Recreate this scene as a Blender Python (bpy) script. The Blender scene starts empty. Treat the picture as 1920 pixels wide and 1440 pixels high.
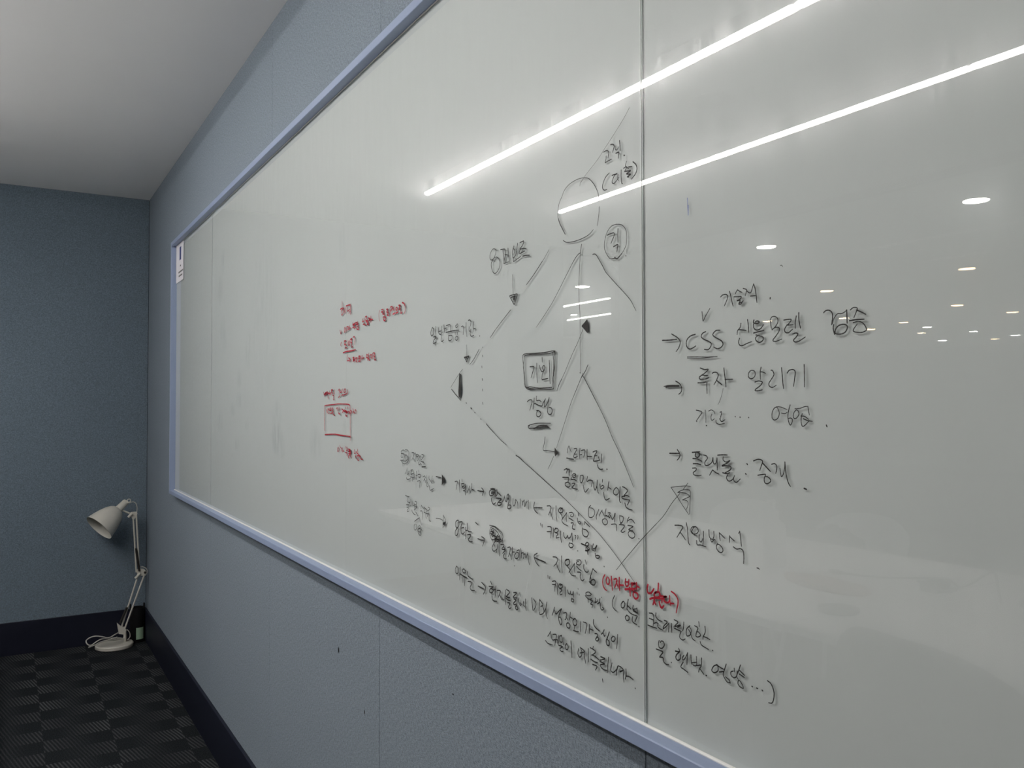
import bpy, bmesh, math, random
from mathutils import Vector, Matrix
random.seed(7)
S = bpy.context.scene
COL = S.collection
PI = math.pi

# ---------------------------------------------------------------- camera
CAM = Vector((-0.6826, 0.0, 1.3049))
YAW, PITCH, ROLL, FPX = 0.53794, 0.0252, -0.00187, 1584.2
cd = bpy.data.cameras.new('camera'); cam = bpy.data.objects.new('camera', cd); COL.objects.link(cam)
cd.sensor_width = 36.0; cd.lens = FPX / 1920.0 * 36.0; cd.clip_start = 0.02
_F = Vector((math.sin(YAW)*math.cos(PITCH), math.cos(YAW)*math.cos(PITCH), math.sin(PITCH)))
_R = Vector((math.cos(YAW), -math.sin(YAW), 0)); _U = _R.cross(_F)
_r = _R*math.cos(ROLL) + _U*math.sin(ROLL); _u = -_R*math.sin(ROLL) + _U*math.cos(ROLL)
M = Matrix((( _r.x, _u.x, -_F.x), (_r.y, _u.y, -_F.y), (_r.z, _u.z, -_F.z))).to_4x4()
M.translation = CAM
cam.matrix_world = M
S.camera = cam

# ---------------------------------------------------------------- world, exposure
w = bpy.data.worlds.new('world'); S.world = w; w.use_nodes = True
w.node_tree.nodes['Background'].inputs[0].default_value = (0.02, 0.022, 0.025, 1)
w.node_tree.nodes['Background'].inputs[1].default_value = 1.0
S.view_settings.view_transform = 'Standard'; S.view_settings.look = 'None'
S.view_settings.gamma = 1.0; S.view_settings.use_curve_mapping = False
S.view_settings.exposure = 1.55
STRIP_POWER = 24.0          # radiance of the batten diffusers
WHITE_SPOT, WARM_SPOT, FAR_STRIP = 60.0, 34.0, 26.0
S.cycles.max_bounces = 10; S.cycles.diffuse_bounces = 5; S.cycles.glossy_bounces = 5
S.cycles.transparent_max_bounces = 24; S.cycles.use_denoising = True
S.cycles.caustics_reflective = False; S.cycles.caustics_refractive = False
S.cycles.sample_clamp_indirect = 4.4

# ---------------------------------------------------------------- materials
class NT:
    def __init__(s, name):
        s.m = bpy.data.materials.new(name); s.m.use_nodes = True
        s.t = s.m.node_tree; s.t.nodes.clear()
        s.out = s.t.nodes.new('ShaderNodeOutputMaterial')
    def n(s, typ, **kw):
        nd = s.t.nodes.new(typ)
        for k, v in kw.items():
            if k.startswith('i_'): nd.inputs[k[2:].replace('_', ' ')].default_value = v
            elif k[0] == 'x' and k[1:].isdigit(): nd.inputs[int(k[1:])].default_value = v
            else: setattr(nd, k, v)
        return nd
    def l(s, a, b): s.t.links.new(a, b)
    def math(s, op, a, b=None, clamp=False):
        nd = s.n('ShaderNodeMath', operation=op); nd.use_clamp = clamp
        for i, v in enumerate((a, b)):
            if v is None: continue
            if isinstance(v, (int, float)): nd.inputs[i].default_value = v
            else: s.l(v, nd.inputs[i])
        return nd.outputs[0]
    def mix(s, fac, a, b):
        nd = s.n('ShaderNodeMix', data_type='RGBA')
        for i, v in ((0, fac), (6, a), (7, b)):
            if isinstance(v, tuple): nd.inputs[i].default_value = v if len(v) == 4 else (*v, 1)
            elif isinstance(v, (int, float)): nd.inputs[i].default_value = v
            else: s.l(v, nd.inputs[i])
        return nd.outputs[2]
    def pos(s, scale=(1, 1, 1), obj=True):
        tc = s.n('ShaderNodeTexCoord'); mp = s.n('ShaderNodeMapping')
        mp.inputs['Scale'].default_value = scale
        s.l(tc.outputs['Object'], mp.inputs[0]); return mp.outputs[0]
    def noise(s, vec, scale, detail=2.0, rough=0.5):
        nd = s.n('ShaderNodeTexNoise'); nd.inputs['Scale'].default_value = scale
        nd.inputs['Detail'].default_value = detail; nd.inputs['Roughness'].default_value = rough
        s.l(vec, nd.inputs['Vector']); return nd.outputs['Fac']
    def bsdf(s, color, rough=0.5, metal=0.0, spec=0.5, bump=None, bdist=0.001, bstr=0.5, coat=0.0):
        b = s.n('ShaderNodeBsdfPrincipled')
        for k, v in (('Base Color', color), ('Roughness', rough), ('Metallic', metal), ('Specular IOR Level', spec), ('Coat Weight', coat)):
            if isinstance(v, tuple): b.inputs[k].default_value = v if len(v) == 4 else (*v, 1)
            elif isinstance(v, (int, float)): b.inputs[k].default_value = v
            else: s.l(v, b.inputs[k])
        if bump is not None:
            bp = s.n('ShaderNodeBump'); bp.inputs['Distance'].default_value = bdist; bp.inputs['Strength'].default_value = bstr
            s.l(bump, bp.inputs['Height']); s.l(bp.outputs[0], b.inputs['Normal'])
        s.l(b.outputs[0], s.out.inputs[0]); return b

def plain(name, col, rough=0.5, metal=0.0, spec=0.5, grain=0.06, gscale=60.0, coat=0.0, bump=0.0):
    t = NT(name); p = t.pos(); n = t.noise(p, gscale, 3)
    c = t.mix(n, tuple(v*(1-grain) for v in col), tuple(min(1, v*(1+grain)) for v in col))
    t.bsdf(c, rough, metal, spec, bump=n if bump else None, bdist=bump or .001, coat=coat)
    return t.m

def fabric(name, col):
    t = NT(name); p = t.pos()
    a = t.noise(p, 420.0, 2.0, 0.7)
    # woven threads: stretched noises along and across
    q = t.pos((1, 1, 0.18)); b = t.noise(q, 700.0, 1.0)
    q2 = t.pos((0.16, 0.16, 1)); c2 = t.noise(q2, 700.0, 1.0)
    big = t.noise(p, 2.3, 2.0)
    s1 = t.math('ADD', t.math('MULTIPLY', a, .4), t.math('MULTIPLY', t.math('ADD', b, c2), .3))
    v = t.math('ADD', t.math('MULTIPLY', t.math('SUBTRACT', s1, .5), 5.0), .5, clamp=True)
    c = t.mix(v, tuple(x*.62 for x in col), tuple(x*1.42 for x in col))
    c = t.mix(t.math('MULTIPLY', big, .25), c, tuple(x*.85 for x in col))
    t.bsdf(c, .95, 0, .15, bump=s1, bdist=.0012, bstr=.7)
    return t.m

MAT = {}
MAT['fabric'] = fabric('blue_grey_fabric', (.212, .252, .292))
MAT['fabric_dark'] = fabric('slate_blue_fabric', (.148, .192, .232))
MAT['frontwall'] = plain('pale_painted_wall', (.62, .62, .61), .85, spec=.2, grain=.02, gscale=4)
MAT['joint'] = plain('joint_shadow', (.02, .024, .03), .9)
MAT['ceiling'] = plain('ceiling_paint', (.85, .85, .845), .9, spec=.2, grain=.02, gscale=3)
MAT['baseboard'] = plain('navy_baseboard', (.0055, .0072, .0175), .5, spec=.35, grain=.15, gscale=30)
MAT['frame'] = plain('lavender_blue_aluminium', (.27, .335, .48), .38, .0, .5, grain=.04, gscale=200)
MAT['seam'] = plain('dark_gasket', (.07, .07, .075), .6)
MAT['edge'] = plain('ground_glass_edge', (.62, .66, .65), .35, spec=.6)
MAT['lamp'] = plain('cream_lacquer', (.60, .585, .52), .35, spec=.5, grain=.03, coat=.2)
MAT['lamp_in'] = plain('cream_lacquer_inside', (.66, .65, .58), .5, spec=.4, grain=.02)
MAT['spring'] = plain('dark_spring_steel', (.05, .045, .04), .4, .6, grain=.3, gscale=900)
MAT['cord'] = plain('cream_cord', (.50, .49, .44), .5)
MAT['black'] = plain('black_plastic', (.004, .004, .0045), .7, spec=.2)
MAT['green'] = plain('pale_green_label', (.33, .48, .34), .6, grain=.08, gscale=40)
MAT['paper'] = plain('notice_paper', (.72, .71, .75), .8, spec=.2, grain=.03, gscale=300)
MAT['blueprint'] = plain('blue_print', (.03, .055, .22), .7)
MAT['greyprint'] = plain('grey_print', (.12, .12, .12), .7)
MAT['table'] = plain('white_laminate', (.84, .84, .83), .35, spec=.5, grain=.02)
MAT['chair'] = plain('white_shell_plastic', (.82, .82, .81), .4, spec=.5, grain=.02)
MAT['chair_dark'] = plain('dark_grey_shell', (.05, .055, .06), .5)
MAT['metal'] = plain('brushed_metal', (.45, .45, .46), .35, .9, grain=.08, gscale=300)
MAT['tray'] = plain('pinkish_brown_tray', (.42, .27, .22), .45)
MAT['greymat'] = plain('grey_felt', (.12, .125, .12), .9)
MAT['screen'] = plain('laptop_grey', (.10, .10, .11), .4, .3)
MAT['batten'] = plain('white_batten_housing', (.62, .62, .6), .5)
MAT['office'] = plain('office_wall', (.40, .40, .41), .8, grain=.05, gscale=2)
MAT['officef'] = plain('office_floor_carpet', (.10, .10, .105), .95, grain=.3, gscale=50)

def emit(name, col, power):
    t = NT(name); e = t.n('ShaderNodeEmission'); e.inputs[0].default_value = (*col, 1); e.inputs[1].default_value = power
    t.l(e.outputs[0], t.out.inputs[0]); return t.m
MAT['diffuser'] = emit('batten_diffuser_glow', (1.0, .955, .93), STRIP_POWER)
MAT['diffuser_far'] = emit('office_batten_glow', (1.0, .98, .93), FAR_STRIP)
MAT['spot_white'] = emit('white_downlight_glow', (1.0, .98, .94), WHITE_SPOT)
MAT['spot_warm'] = emit('warm_downlight_glow', (1.0, .62, .34), WARM_SPOT)

def ink(name, col):
    t = NT(name); p = t.pos(); n = t.noise(p, 350.0, 2.0)
    n2 = t.math('MULTIPLY', t.math('SUBTRACT', n, .35), 2.0, clamp=True)
    c = t.mix(n2, col, tuple(min(1, x*2.0+.01) for x in col)); t.bsdf(c, .55, 0, .25); return t.m
MAT['ink_k'] = ink('black_marker_ink', (.016, .016, .015))
MAT['ink_g'] = ink('thin_grey_ink', (.05, .05, .045))
MAT['ink_r'] = ink('red_marker_ink', (.26, .006, .018))
MAT['ink_b'] = ink('blue_marker_ink', (.10, .14, .34))

def glass(name, film=True, refl=1.0, tint=(1, 1, 1)):
    """thin pane: see-through plus a mirror reflection by the glass's Fresnel law; a wiped film of scratches adds a weak blurred one"""
    t = NT(name)
    tr = t.n('ShaderNodeBsdfTransparent'); tr.inputs[0].default_value = (*tint, 1)
    g = t.n('ShaderNodeBsdfGlossy'); g.inputs['Roughness'].default_value = 0.0; g.inputs['Color'].default_value = (1, 1, 1, 1)
    fr = t.n('ShaderNodeFresnel'); ge = t.n('ShaderNodeNewGeometry')
    # seen from behind the node inverts the index, so feed it the inverse there: the same law from both sides
    t.l(t.math('SUBTRACT', 1.5, t.math('MULTIPLY', ge.outputs['Backfacing'], 1.5-1/1.5)), fr.inputs[0])
    f = t.math('MULTIPLY', fr.outputs[0], refl, clamp=True)
    glossy = g.outputs[0]
    if film:
        g2 = t.n('ShaderNodeBsdfGlossy'); g2.inputs['Roughness'].default_value = .14
        p = t.pos((1, 9, 1.2)); s = t.noise(p, 5.0, 6.0, .7)
        p2 = t.pos((1, 60, 5)); s2 = t.noise(p2, 4.0, 4.0, .7)
        k = t.math('MULTIPLY', t.math('SUBTRACT', t.math('MULTIPLY', t.math('ADD', s, s2), .5), .38), 2.6, clamp=True)
        mx = t.n('ShaderNodeMixShader'); t.l(k, mx.inputs[0]); t.l(glossy, mx.inputs[1]); t.l(g2.outputs[0], mx.inputs[2]); glossy = mx.outputs[0]
    m = t.n('ShaderNodeMixShader'); t.l(f, m.inputs[0]); t.l(tr.outputs[0], m.inputs[1]); t.l(glossy, m.inputs[2])
    t.l(m.outputs[0], t.out.inputs[0]); return t.m
MAT['glass'] = glass('whiteboard_glass', True, 1.0)
MAT['pane'] = glass('partition_glass', False, 1.6, (.93, .95, .95))

def board_mat():
    t = NT('back_painted_white'); p = t.pos()
    tc = t.n('ShaderNodeTexCoord'); sep = t.n('ShaderNodeSeparateXYZ'); t.l(tc.outputs['Object'], sep.inputs[0])
    Y, Z = sep.outputs[1], sep.outputs[2]
    # rubbed-out ink smudges, each with its own place and size on the board (metres)
    SM = [(3.195,1.831,.045,.05,.5),(3.246,1.737,.05,.06,.6),(3.196,1.586,.06,.05,.5),(3.177,1.54,.06,.05,.5),(2.809,1.489,.05,.075,.55),
          (2.933,1.397,.04,.04,.4),(2.938,1.321,.04,.035,.7),(3.025,1.292,.04,.03,.5),(3.231,1.248,.06,.05,.5),(2.958,1.174,.04,.03,.55),
          (2.824,1.24,.03,.02,.4),(2.466,1.275,.06,.05,.5),(2.464,1.21,.07,.05,1.0),(2.40,1.185,.03,.04,.6),(2.101,1.211,.06,.05,.5),
          (1.906,1.682,.05,.05,.25),(1.32,1.25,.05,.05,.15),(2.62,1.60,.2,.3,.25)]
    acc = None
    for y, z, a, b, k in SM:
        dy = t.math('DIVIDE', t.math('SUBTRACT', Y, y), a); dz = t.math('DIVIDE', t.math('SUBTRACT', Z, z), b)
        d = t.math('ADD', t.math('MULTIPLY', dy, dy), t.math('MULTIPLY', dz, dz))
        v = t.math('MULTIPLY', t.math('SUBTRACT', 1.0, d, clamp=True), k)
        acc = v if acc is None else t.math('ADD', acc, v)
    st = t.noise(t.pos((1, 14, 3)), 3.0, 4.0, .6)
    st = t.math('MULTIPLY', t.math('SUBTRACT', st, .38), 3.0, clamp=True)
    acc = t.math('MULTIPLY', t.math('MULTIPLY', acc, st), .75, clamp=True)
    big = t.noise(p, 1.6, 3.0)
    base = t.mix(big, (.525, .57, .555), (.55, .593, .578))
    c = t.mix(acc, base, (.30, .32, .33))
    t.bsdf(c, .7, 0, .1); return t.m
MAT['board'] = board_mat()

def carpet():
    t = NT('dark_patterned_carpet')
    tc = t.n('ShaderNodeTexCoord'); sep = t.n('ShaderNodeSeparateXYZ'); t.l(tc.outputs['Object'], sep.inputs[0])
    X, Y = sep.outputs[0], sep.outputs[1]
    u = t.math('DIVIDE', t.math('ADD', X, .56+2.4), .241); ci = t.math('FLOOR', u); fu = t.math('FRACT', u)
    v = t.math('DIVIDE', t.math('ADD', Y, .1), .1255); ri = t.math('FLOOR', v)
    par = t.math('MODULO', t.math('ADD', ri, 400), 2.0)
    cmb = t.n('ShaderNodeCombineXYZ'); t.l(ci, cmb.inputs[0]); t.l(ri, cmb.inputs[1])
    wn = t.n('ShaderNodeTexWhiteNoise'); wn.noise_dimensions = '3D'; t.l(cmb.outputs[0], wn.inputs[0])
    ph = t.math('ADD', t.math('MULTIPLY', X, 2*PI/.0130), t.math('MULTIPLY', Y, 2*PI/.062))
    warp = t.noise(t.pos(), 9.0, 1.0)
    ph = t.math('ADD', ph, t.math('MULTIPLY', warp, 3.0))
    h = t.math('ADD', t.math('MULTIPLY', t.math('SINE', ph), .5), .5)
    # the hatching is boldest beside each column line: to its left in one row, to its right in the next
    side = t.math('ADD', t.math('MULTIPLY', par, fu), t.math('MULTIPLY', t.math('SUBTRACT', 1.0, par), t.math('SUBTRACT', 1.0, fu)))
    side = t.math('MULTIPLY', t.math('SUBTRACT', side, .22, clamp=True), 1.35, clamp=True)
    amp = t.math('MULTIPLY', side, t.math('ADD', t.math('MULTIPLY', wn.outputs[0], .5), .5))
    h = t.math('MULTIPLY', t.math('POWER', h, 1.8), amp)
    n = t.noise(t.pos(), 260.0, 2.0, .8)
    n = t.math('MULTIPLY', t.math('SUBTRACT', n, .42), 2.4, clamp=True)
    tot = t.math('ADD', t.math('MULTIPLY', h, .85), t.math('MULTIPLY', n, .45), clamp=True)
    c = t.mix(tot, (.0042, .0060, .0078), (.085, .09, .093))
    t.bsdf(c, .95, 0, .1, bump=tot, bdist=.002, bstr=.6); return t.m
MAT['carpet'] = carpet()

# ---------------------------------------------------------------- mesh helpers
def link(name, me, mat, parent=None, smooth=False):
    if mat is not None and not me.materials: me.materials.append(mat if not isinstance(mat, str) else MAT[mat])
    if smooth:
        for p in me.polygons: p.use_smooth = True
    o = bpy.data.objects.new(name, me); COL.objects.link(o)
    if parent is not None: o.parent = parent
    return o
def mesh(name, verts, faces):
    me = bpy.data.meshes.new(name); me.from_pydata([tuple(v) for v in verts], [], faces); me.update(); return me
class B:
    def __init__(s): s.b = bmesh.new()
    def box(s, x0, x1, y0, y1, z0, z1, bev=0.0, mx=None):
        r = bmesh.ops.create_cube(s.b, size=1.0)['verts']
        for v in r: v.co = Vector(((x0+x1)/2 + v.co.x*(x1-x0), (y0+y1)/2 + v.co.y*(y1-y0), (z0+z1)/2 + v.co.z*(z1-z0)))
        if bev > 0:
            es = list({e for v in r for e in v.link_edges})
            g = bmesh.ops.bevel(s.b, geom=es, offset=bev, segments=2, affect='EDGES', profile=.5)
            r = list({v for f in g['faces'] for v in f.verts} | {v for v in r if v.is_valid})
        if mx is not None: bmesh.ops.transform(s.b, matrix=mx, verts=[v for v in r if v.is_valid])
        return s
    def lathe(s, prof, seg=32, mx=None):
        rings = []
        for r, z in prof:
            if r < 1e-6: rings.append([s.b.verts.new((0, 0, z))])
            else: rings.append([s.b.verts.new((r*math.cos(2*PI*k/seg), r*math.sin(2*PI*k/seg), z)) for k in range(seg)])
        for a, b in zip(rings, rings[1:]):
            for k in range(seg):
                k2 = (k+1) % seg
                q = [a[k % len(a)], a[k2 % len(a)], b[k2 % len(b)], b[k % len(b)]]
                q2 = []
                for v in q:
                    if v not in q2: q2.append(v)
                if len(q2) > 2: s.b.faces.new(q2)
        if mx is not None: bmesh.ops.transform(s.b, matrix=mx, verts=[v for r_ in rings for v in r_])
        return s
    def tube(s, pts, r, seg=10, smooth=0):
        pts = [Vector(p) for p in pts]
        if smooth: pts = cr(pts, smooth)
        rings = []; up = Vector((0.13, 0.31, 0.94)).normalized(); n = len(pts)
        for i, p in enumerate(pts):
            t = (pts[min(i+1, n-1)] - pts[max(i-1, 0)]).normalized()
            a = t.cross(up)
            if a.length < .05: a = t.cross(Vector((1, 0, 0)))
            a.normalize(); b = t.cross(a)
            rr = r(i/(n-1)) if callable(r) else r
            rings.append([s.b.verts.new(p + rr*(a*math.cos(2*PI*k/seg) + b*math.sin(2*PI*k/seg))) for k in range(seg)])
        for a, b in zip(rings, rings[1:]):
            for k in range(seg): s.b.faces.new((a[k], a[(k+1) % seg], b[(k+1) % seg], b[k]))
        s.b.faces.new(rings[0]); s.b.faces.new(rings[-1][::-1]); return s
    def prism(s, poly, y0, y1):
        """polygon given in x,z extruded along y"""
        a = [s.b.verts.new((x, y0, z)) for x, z in poly]; b = [s.b.verts.new((x, y1, z)) for x, z in poly]
        s.b.faces.new(a); s.b.faces.new(b[::-1]); n = len(poly)
        for i in range(n): s.b.faces.new((a[i], b[i], b[(i+1) % n], a[(i+1) % n]))
        return s
    def done(s, name, mat, parent=None, smooth=False, loc=None):
        bmesh.ops.recalc_face_normals(s.b, faces=s.b.faces)
        me = bpy.data.meshes.new(name); s.b.to_mesh(me); s.b.free()
        if smooth:
            try: me.set_sharp_from_angle(angle=math.radians(35))
            except Exception: pass
        o = link(name, me, mat, parent, smooth)
        if loc is not None: o.location = loc
        return o
def cr(P, k=6):
    """Catmull-Rom through the points"""
    if len(P) < 3: return P
    Q = [P[0]*2 - P[1]] + list(P) + [P[-1]*2 - P[-2]]; out = []
    for i in range(1, len(Q)-2):
        p0, p1, p2, p3 = Q[i-1:i+3]
        for j in range(k):
            t = j/k
            out.append(.5*((2*p1) + (p2-p0)*t + (2*p0-5*p1+4*p2-p3)*t*t + (3*p1-p0-3*p2+p3)*t*t*t))
    out.append(P[-1]); return out
def empty(name, loc=(0, 0, 0), rz=0.0):
    o = bpy.data.objects.new(name, None); COL.objects.link(o); o.location = loc; o.rotation_euler = (0, 0, rz)
    o.empty_display_size = .05; return o
def tag(o, label, cat, group=None):
    o['label'] = label; o['category'] = cat
    if group: o['group'] = group
    return o
def struct(o): o['kind'] = 'structure'; return o
def tree(o, parent=None):
    c = o.copy(); COL.objects.link(c); c.parent = parent
    for ch in list(o.children): tree(ch, c)
    return c

# ================================================================ THE ROOM
YB, YF, XG, H = 5.181, -2.66, -3.365, 2.48     # far wall, wall behind the viewer, glass partition, ceiling
BBH, BBT = .171, .012
PW = .8715                                      # module of the fabric wall panels
floor = struct(B().box(XG, 0.0, YF, YB, -.05, 0).done('floor', 'carpet'))
B().box(-16, XG, -4, 12, -.05, -.004).done('office_carpet', 'officef', floor)
B().box(XG, 0.0, YB, 12, -.05, -.004).done('office_carpet', 'officef', floor)
ceiling = struct(B().box(-16, .12, -4, 12, H, H+.1).done('ceiling', 'ceiling'))
wr = struct(B().box(.012, .12, YF, YB+.1, 0, H).done('wall_right', 'joint'))
k = 0
y1 = YB
while y1 > YF + .01:
    y0 = max(YF, y1 - PW)
    B().box(0, .012, y0+.0006, y1-.0006, BBH-.02, H, .0012).done('wall_panel', 'fabric', wr); y1 = y0
for y_, z_, hy, hz in ((1.951, .724, .004, .007), (1.78, .63, .003, .005), (1.349, .794, .003, .0015)):
    B().lathe([(0, 0), (1, 0)], 10, Matrix.Translation((-.0004, y_, z_)) @ Matrix.Rotation(-PI/2, 4, 'Y') @ Matrix.Diagonal((hz, hy, 1, 1))).done('scuff_mark', 'black', wr)
# far wall: fabric panels, ending in a glass sidelight next to the partition
wb = struct(B().box(-2.88, .012, YB+.012, YB+.1, 0, H).done('wall_back', 'joint'))
x1 = 0.0
while x1 > -2.88 + .01:
    x0 = max(-2.88, x1 - 1.2)
    B().box(x0+.0012, x1-.0012, YB, YB+.012, BBH-.02, H, .0016).done('wall_panel', 'fabric_dark', wb); x1 = x0
wf = struct(B().box(XG, .012, YF-.1, YF, 0, H).done('wall_front', 'frontwall'))
struct(B().box(-BBT, 0, YF, YB, 0, BBH, .0012).done('baseboard_right', 'baseboard'))
struct(B().box(-2.88, -BBT, YB-BBT, YB, 0, BBH, .0012).done('baseboard_back', 'baseboard'))
struct(B().box(XG, -BBT, YF, YF+BBT, 0, BBH, .0012).done('baseboard_front', 'baseboard'))
# glass partition towards the open office
g = struct(empty('window_1', (XG, 0, 0)))
ys = [YF, -1.3, .35, 2.0, 3.6, YB]
for a, b in zip(ys, ys[1:]):
    link('pane', mesh('pane', [(0, a+.002, .04), (0, b-.002, .04), (0, b-.002, H-.04), (0, a+.002, H-.04)], [(0, 1, 2, 3)]), 'pane', g)
for z0, z1 in ((0, .04), (H-.04, H)):
    B().box(-.02, .02, YF, YB, z0, z1).done('rail', 'metal', g)
g2 = struct(empty('window_2', (0, YB+.03, 0)))
link('pane', mesh('pane', [(-2.88, 0, .04), (XG+.02, 0, .04), (XG+.02, 0, H-.04), (-2.88, 0, H-.04)], [(0, 1, 2, 3)]), 'pane', g2)
for z0, z1 in ((0, .04), (H-.04, H)):
    B().box(XG+.02, -2.88, -.02, .02, z0, z1).done('rail', 'metal', g2)
B().box(XG-.02, XG+.02, -.05, .0, 0, H).done('corner_post', 'metal', g2)
# dark far walls of the open office
for n, bx in (('wall_left', (-16.1, -16, -4, 12)), ('wall_office_back', (-16, .12, 12, 12.1)), ('wall_office_front', (-16, XG, -4.1, -4)), ('wall_office_right', (.02, .12, YB+.1, 12))):
    struct(B().box(bx[0], bx[1], bx[2], bx[3], 0, H).done(n, 'office'))

# ================================================================ THE WHITEBOARD
XI = -.0125                                     # front of the glass
YL, YR, ZT, ZB = 4.2094, -1.79, 2.071, .8974    # frame, outer edges
FW, FX = .020, -.034
wbd = tag(empty('whiteboard', (0, 1.2, ZB)), 'wide wall-mounted glass whiteboard in a lavender blue frame, covered in black and red handwriting', 'whiteboard')
OFF = Vector((0, -1.2, -ZB))
def wpart(o): o.location = o.location + OFF; return o
seams = [YL-.018, 3.3843, .8094, YR+.018]
for a, b in zip(seams, seams[1:]):
    ga = .0 if a > 4 else .0008; gb = .0 if b < -1 else .0008
    z0, z1 = ZB+.014, ZT-.014
    wpart(B().box(-.0097, -.0032, b+gb, a-ga, z0, z1).done('panel', 'board', wbd))
    xg = XI
    V = [(xg, b+gb, z0), (xg, a-ga, z0), (xg, a-ga, z1), (xg, b+gb, z1)]
    wpart(link('glass_pane', mesh('glass_pane', V, [(0, 1, 2, 3)]), 'glass', wbd))
    e = .0008
    bb = B()
    bb.box(XI+.0002, -.0097, a-ga-e, a-ga, z0, z1); bb.box(XI+.0002, -.0097, b+gb, b+gb+e, z0, z1)
    bb.box(XI+.0002, -.0097, b+gb, a-ga, z0, z0+e); bb.box(XI+.0002, -.0097, b+gb, a-ga, z1-e, z1)
    wpart(bb.done('glass_edge', 'edge', wbd))
for s in seams[1:3]:
    wpart(B().box(-.0092, -.003, s-.003, s+.003, ZB+.014, ZT-.014).done('seam_gasket', 'seam', wbd))
wpart(B().box(-.0030, 0, YR+.01, YL-.01, ZB+.01, ZT-.01).done('backing', 'seam', wbd))
# mitred frame profiles: a flat front face, and a step to the glass
def rail(name, poly, y0, y1):
    return wpart(B().prism(poly, y0, y1).done(name, 'frame', wbd))
rail('top_rail', [(0, ZT), (FX+.0015, ZT), (FX, ZT-.0015), (FX, ZT-FW+.001), (FX+.001, ZT-FW), (0, ZT-FW)], YR, YL)
rail('bottom_rail', [(0, ZB), (FX+.0012, ZB), (FX, ZB+.0012), (FX, ZB+.0155), (FX+.001, ZB+.0172), (FX+.012, ZB+.0178), (0, ZB+.0178)], YR, YL)
wpart(B().box(FX, 0, YL-.02, YL-.0002, ZB+.0172, ZT-FW+.0002, .001).done('side_rail', 'frame', wbd))
wpart(B().box(FX, 0, YR+.0002, YR+.02, ZB+.0172, ZT-FW+.0002, .001).done('side_rail', 'frame', wbd))
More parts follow.
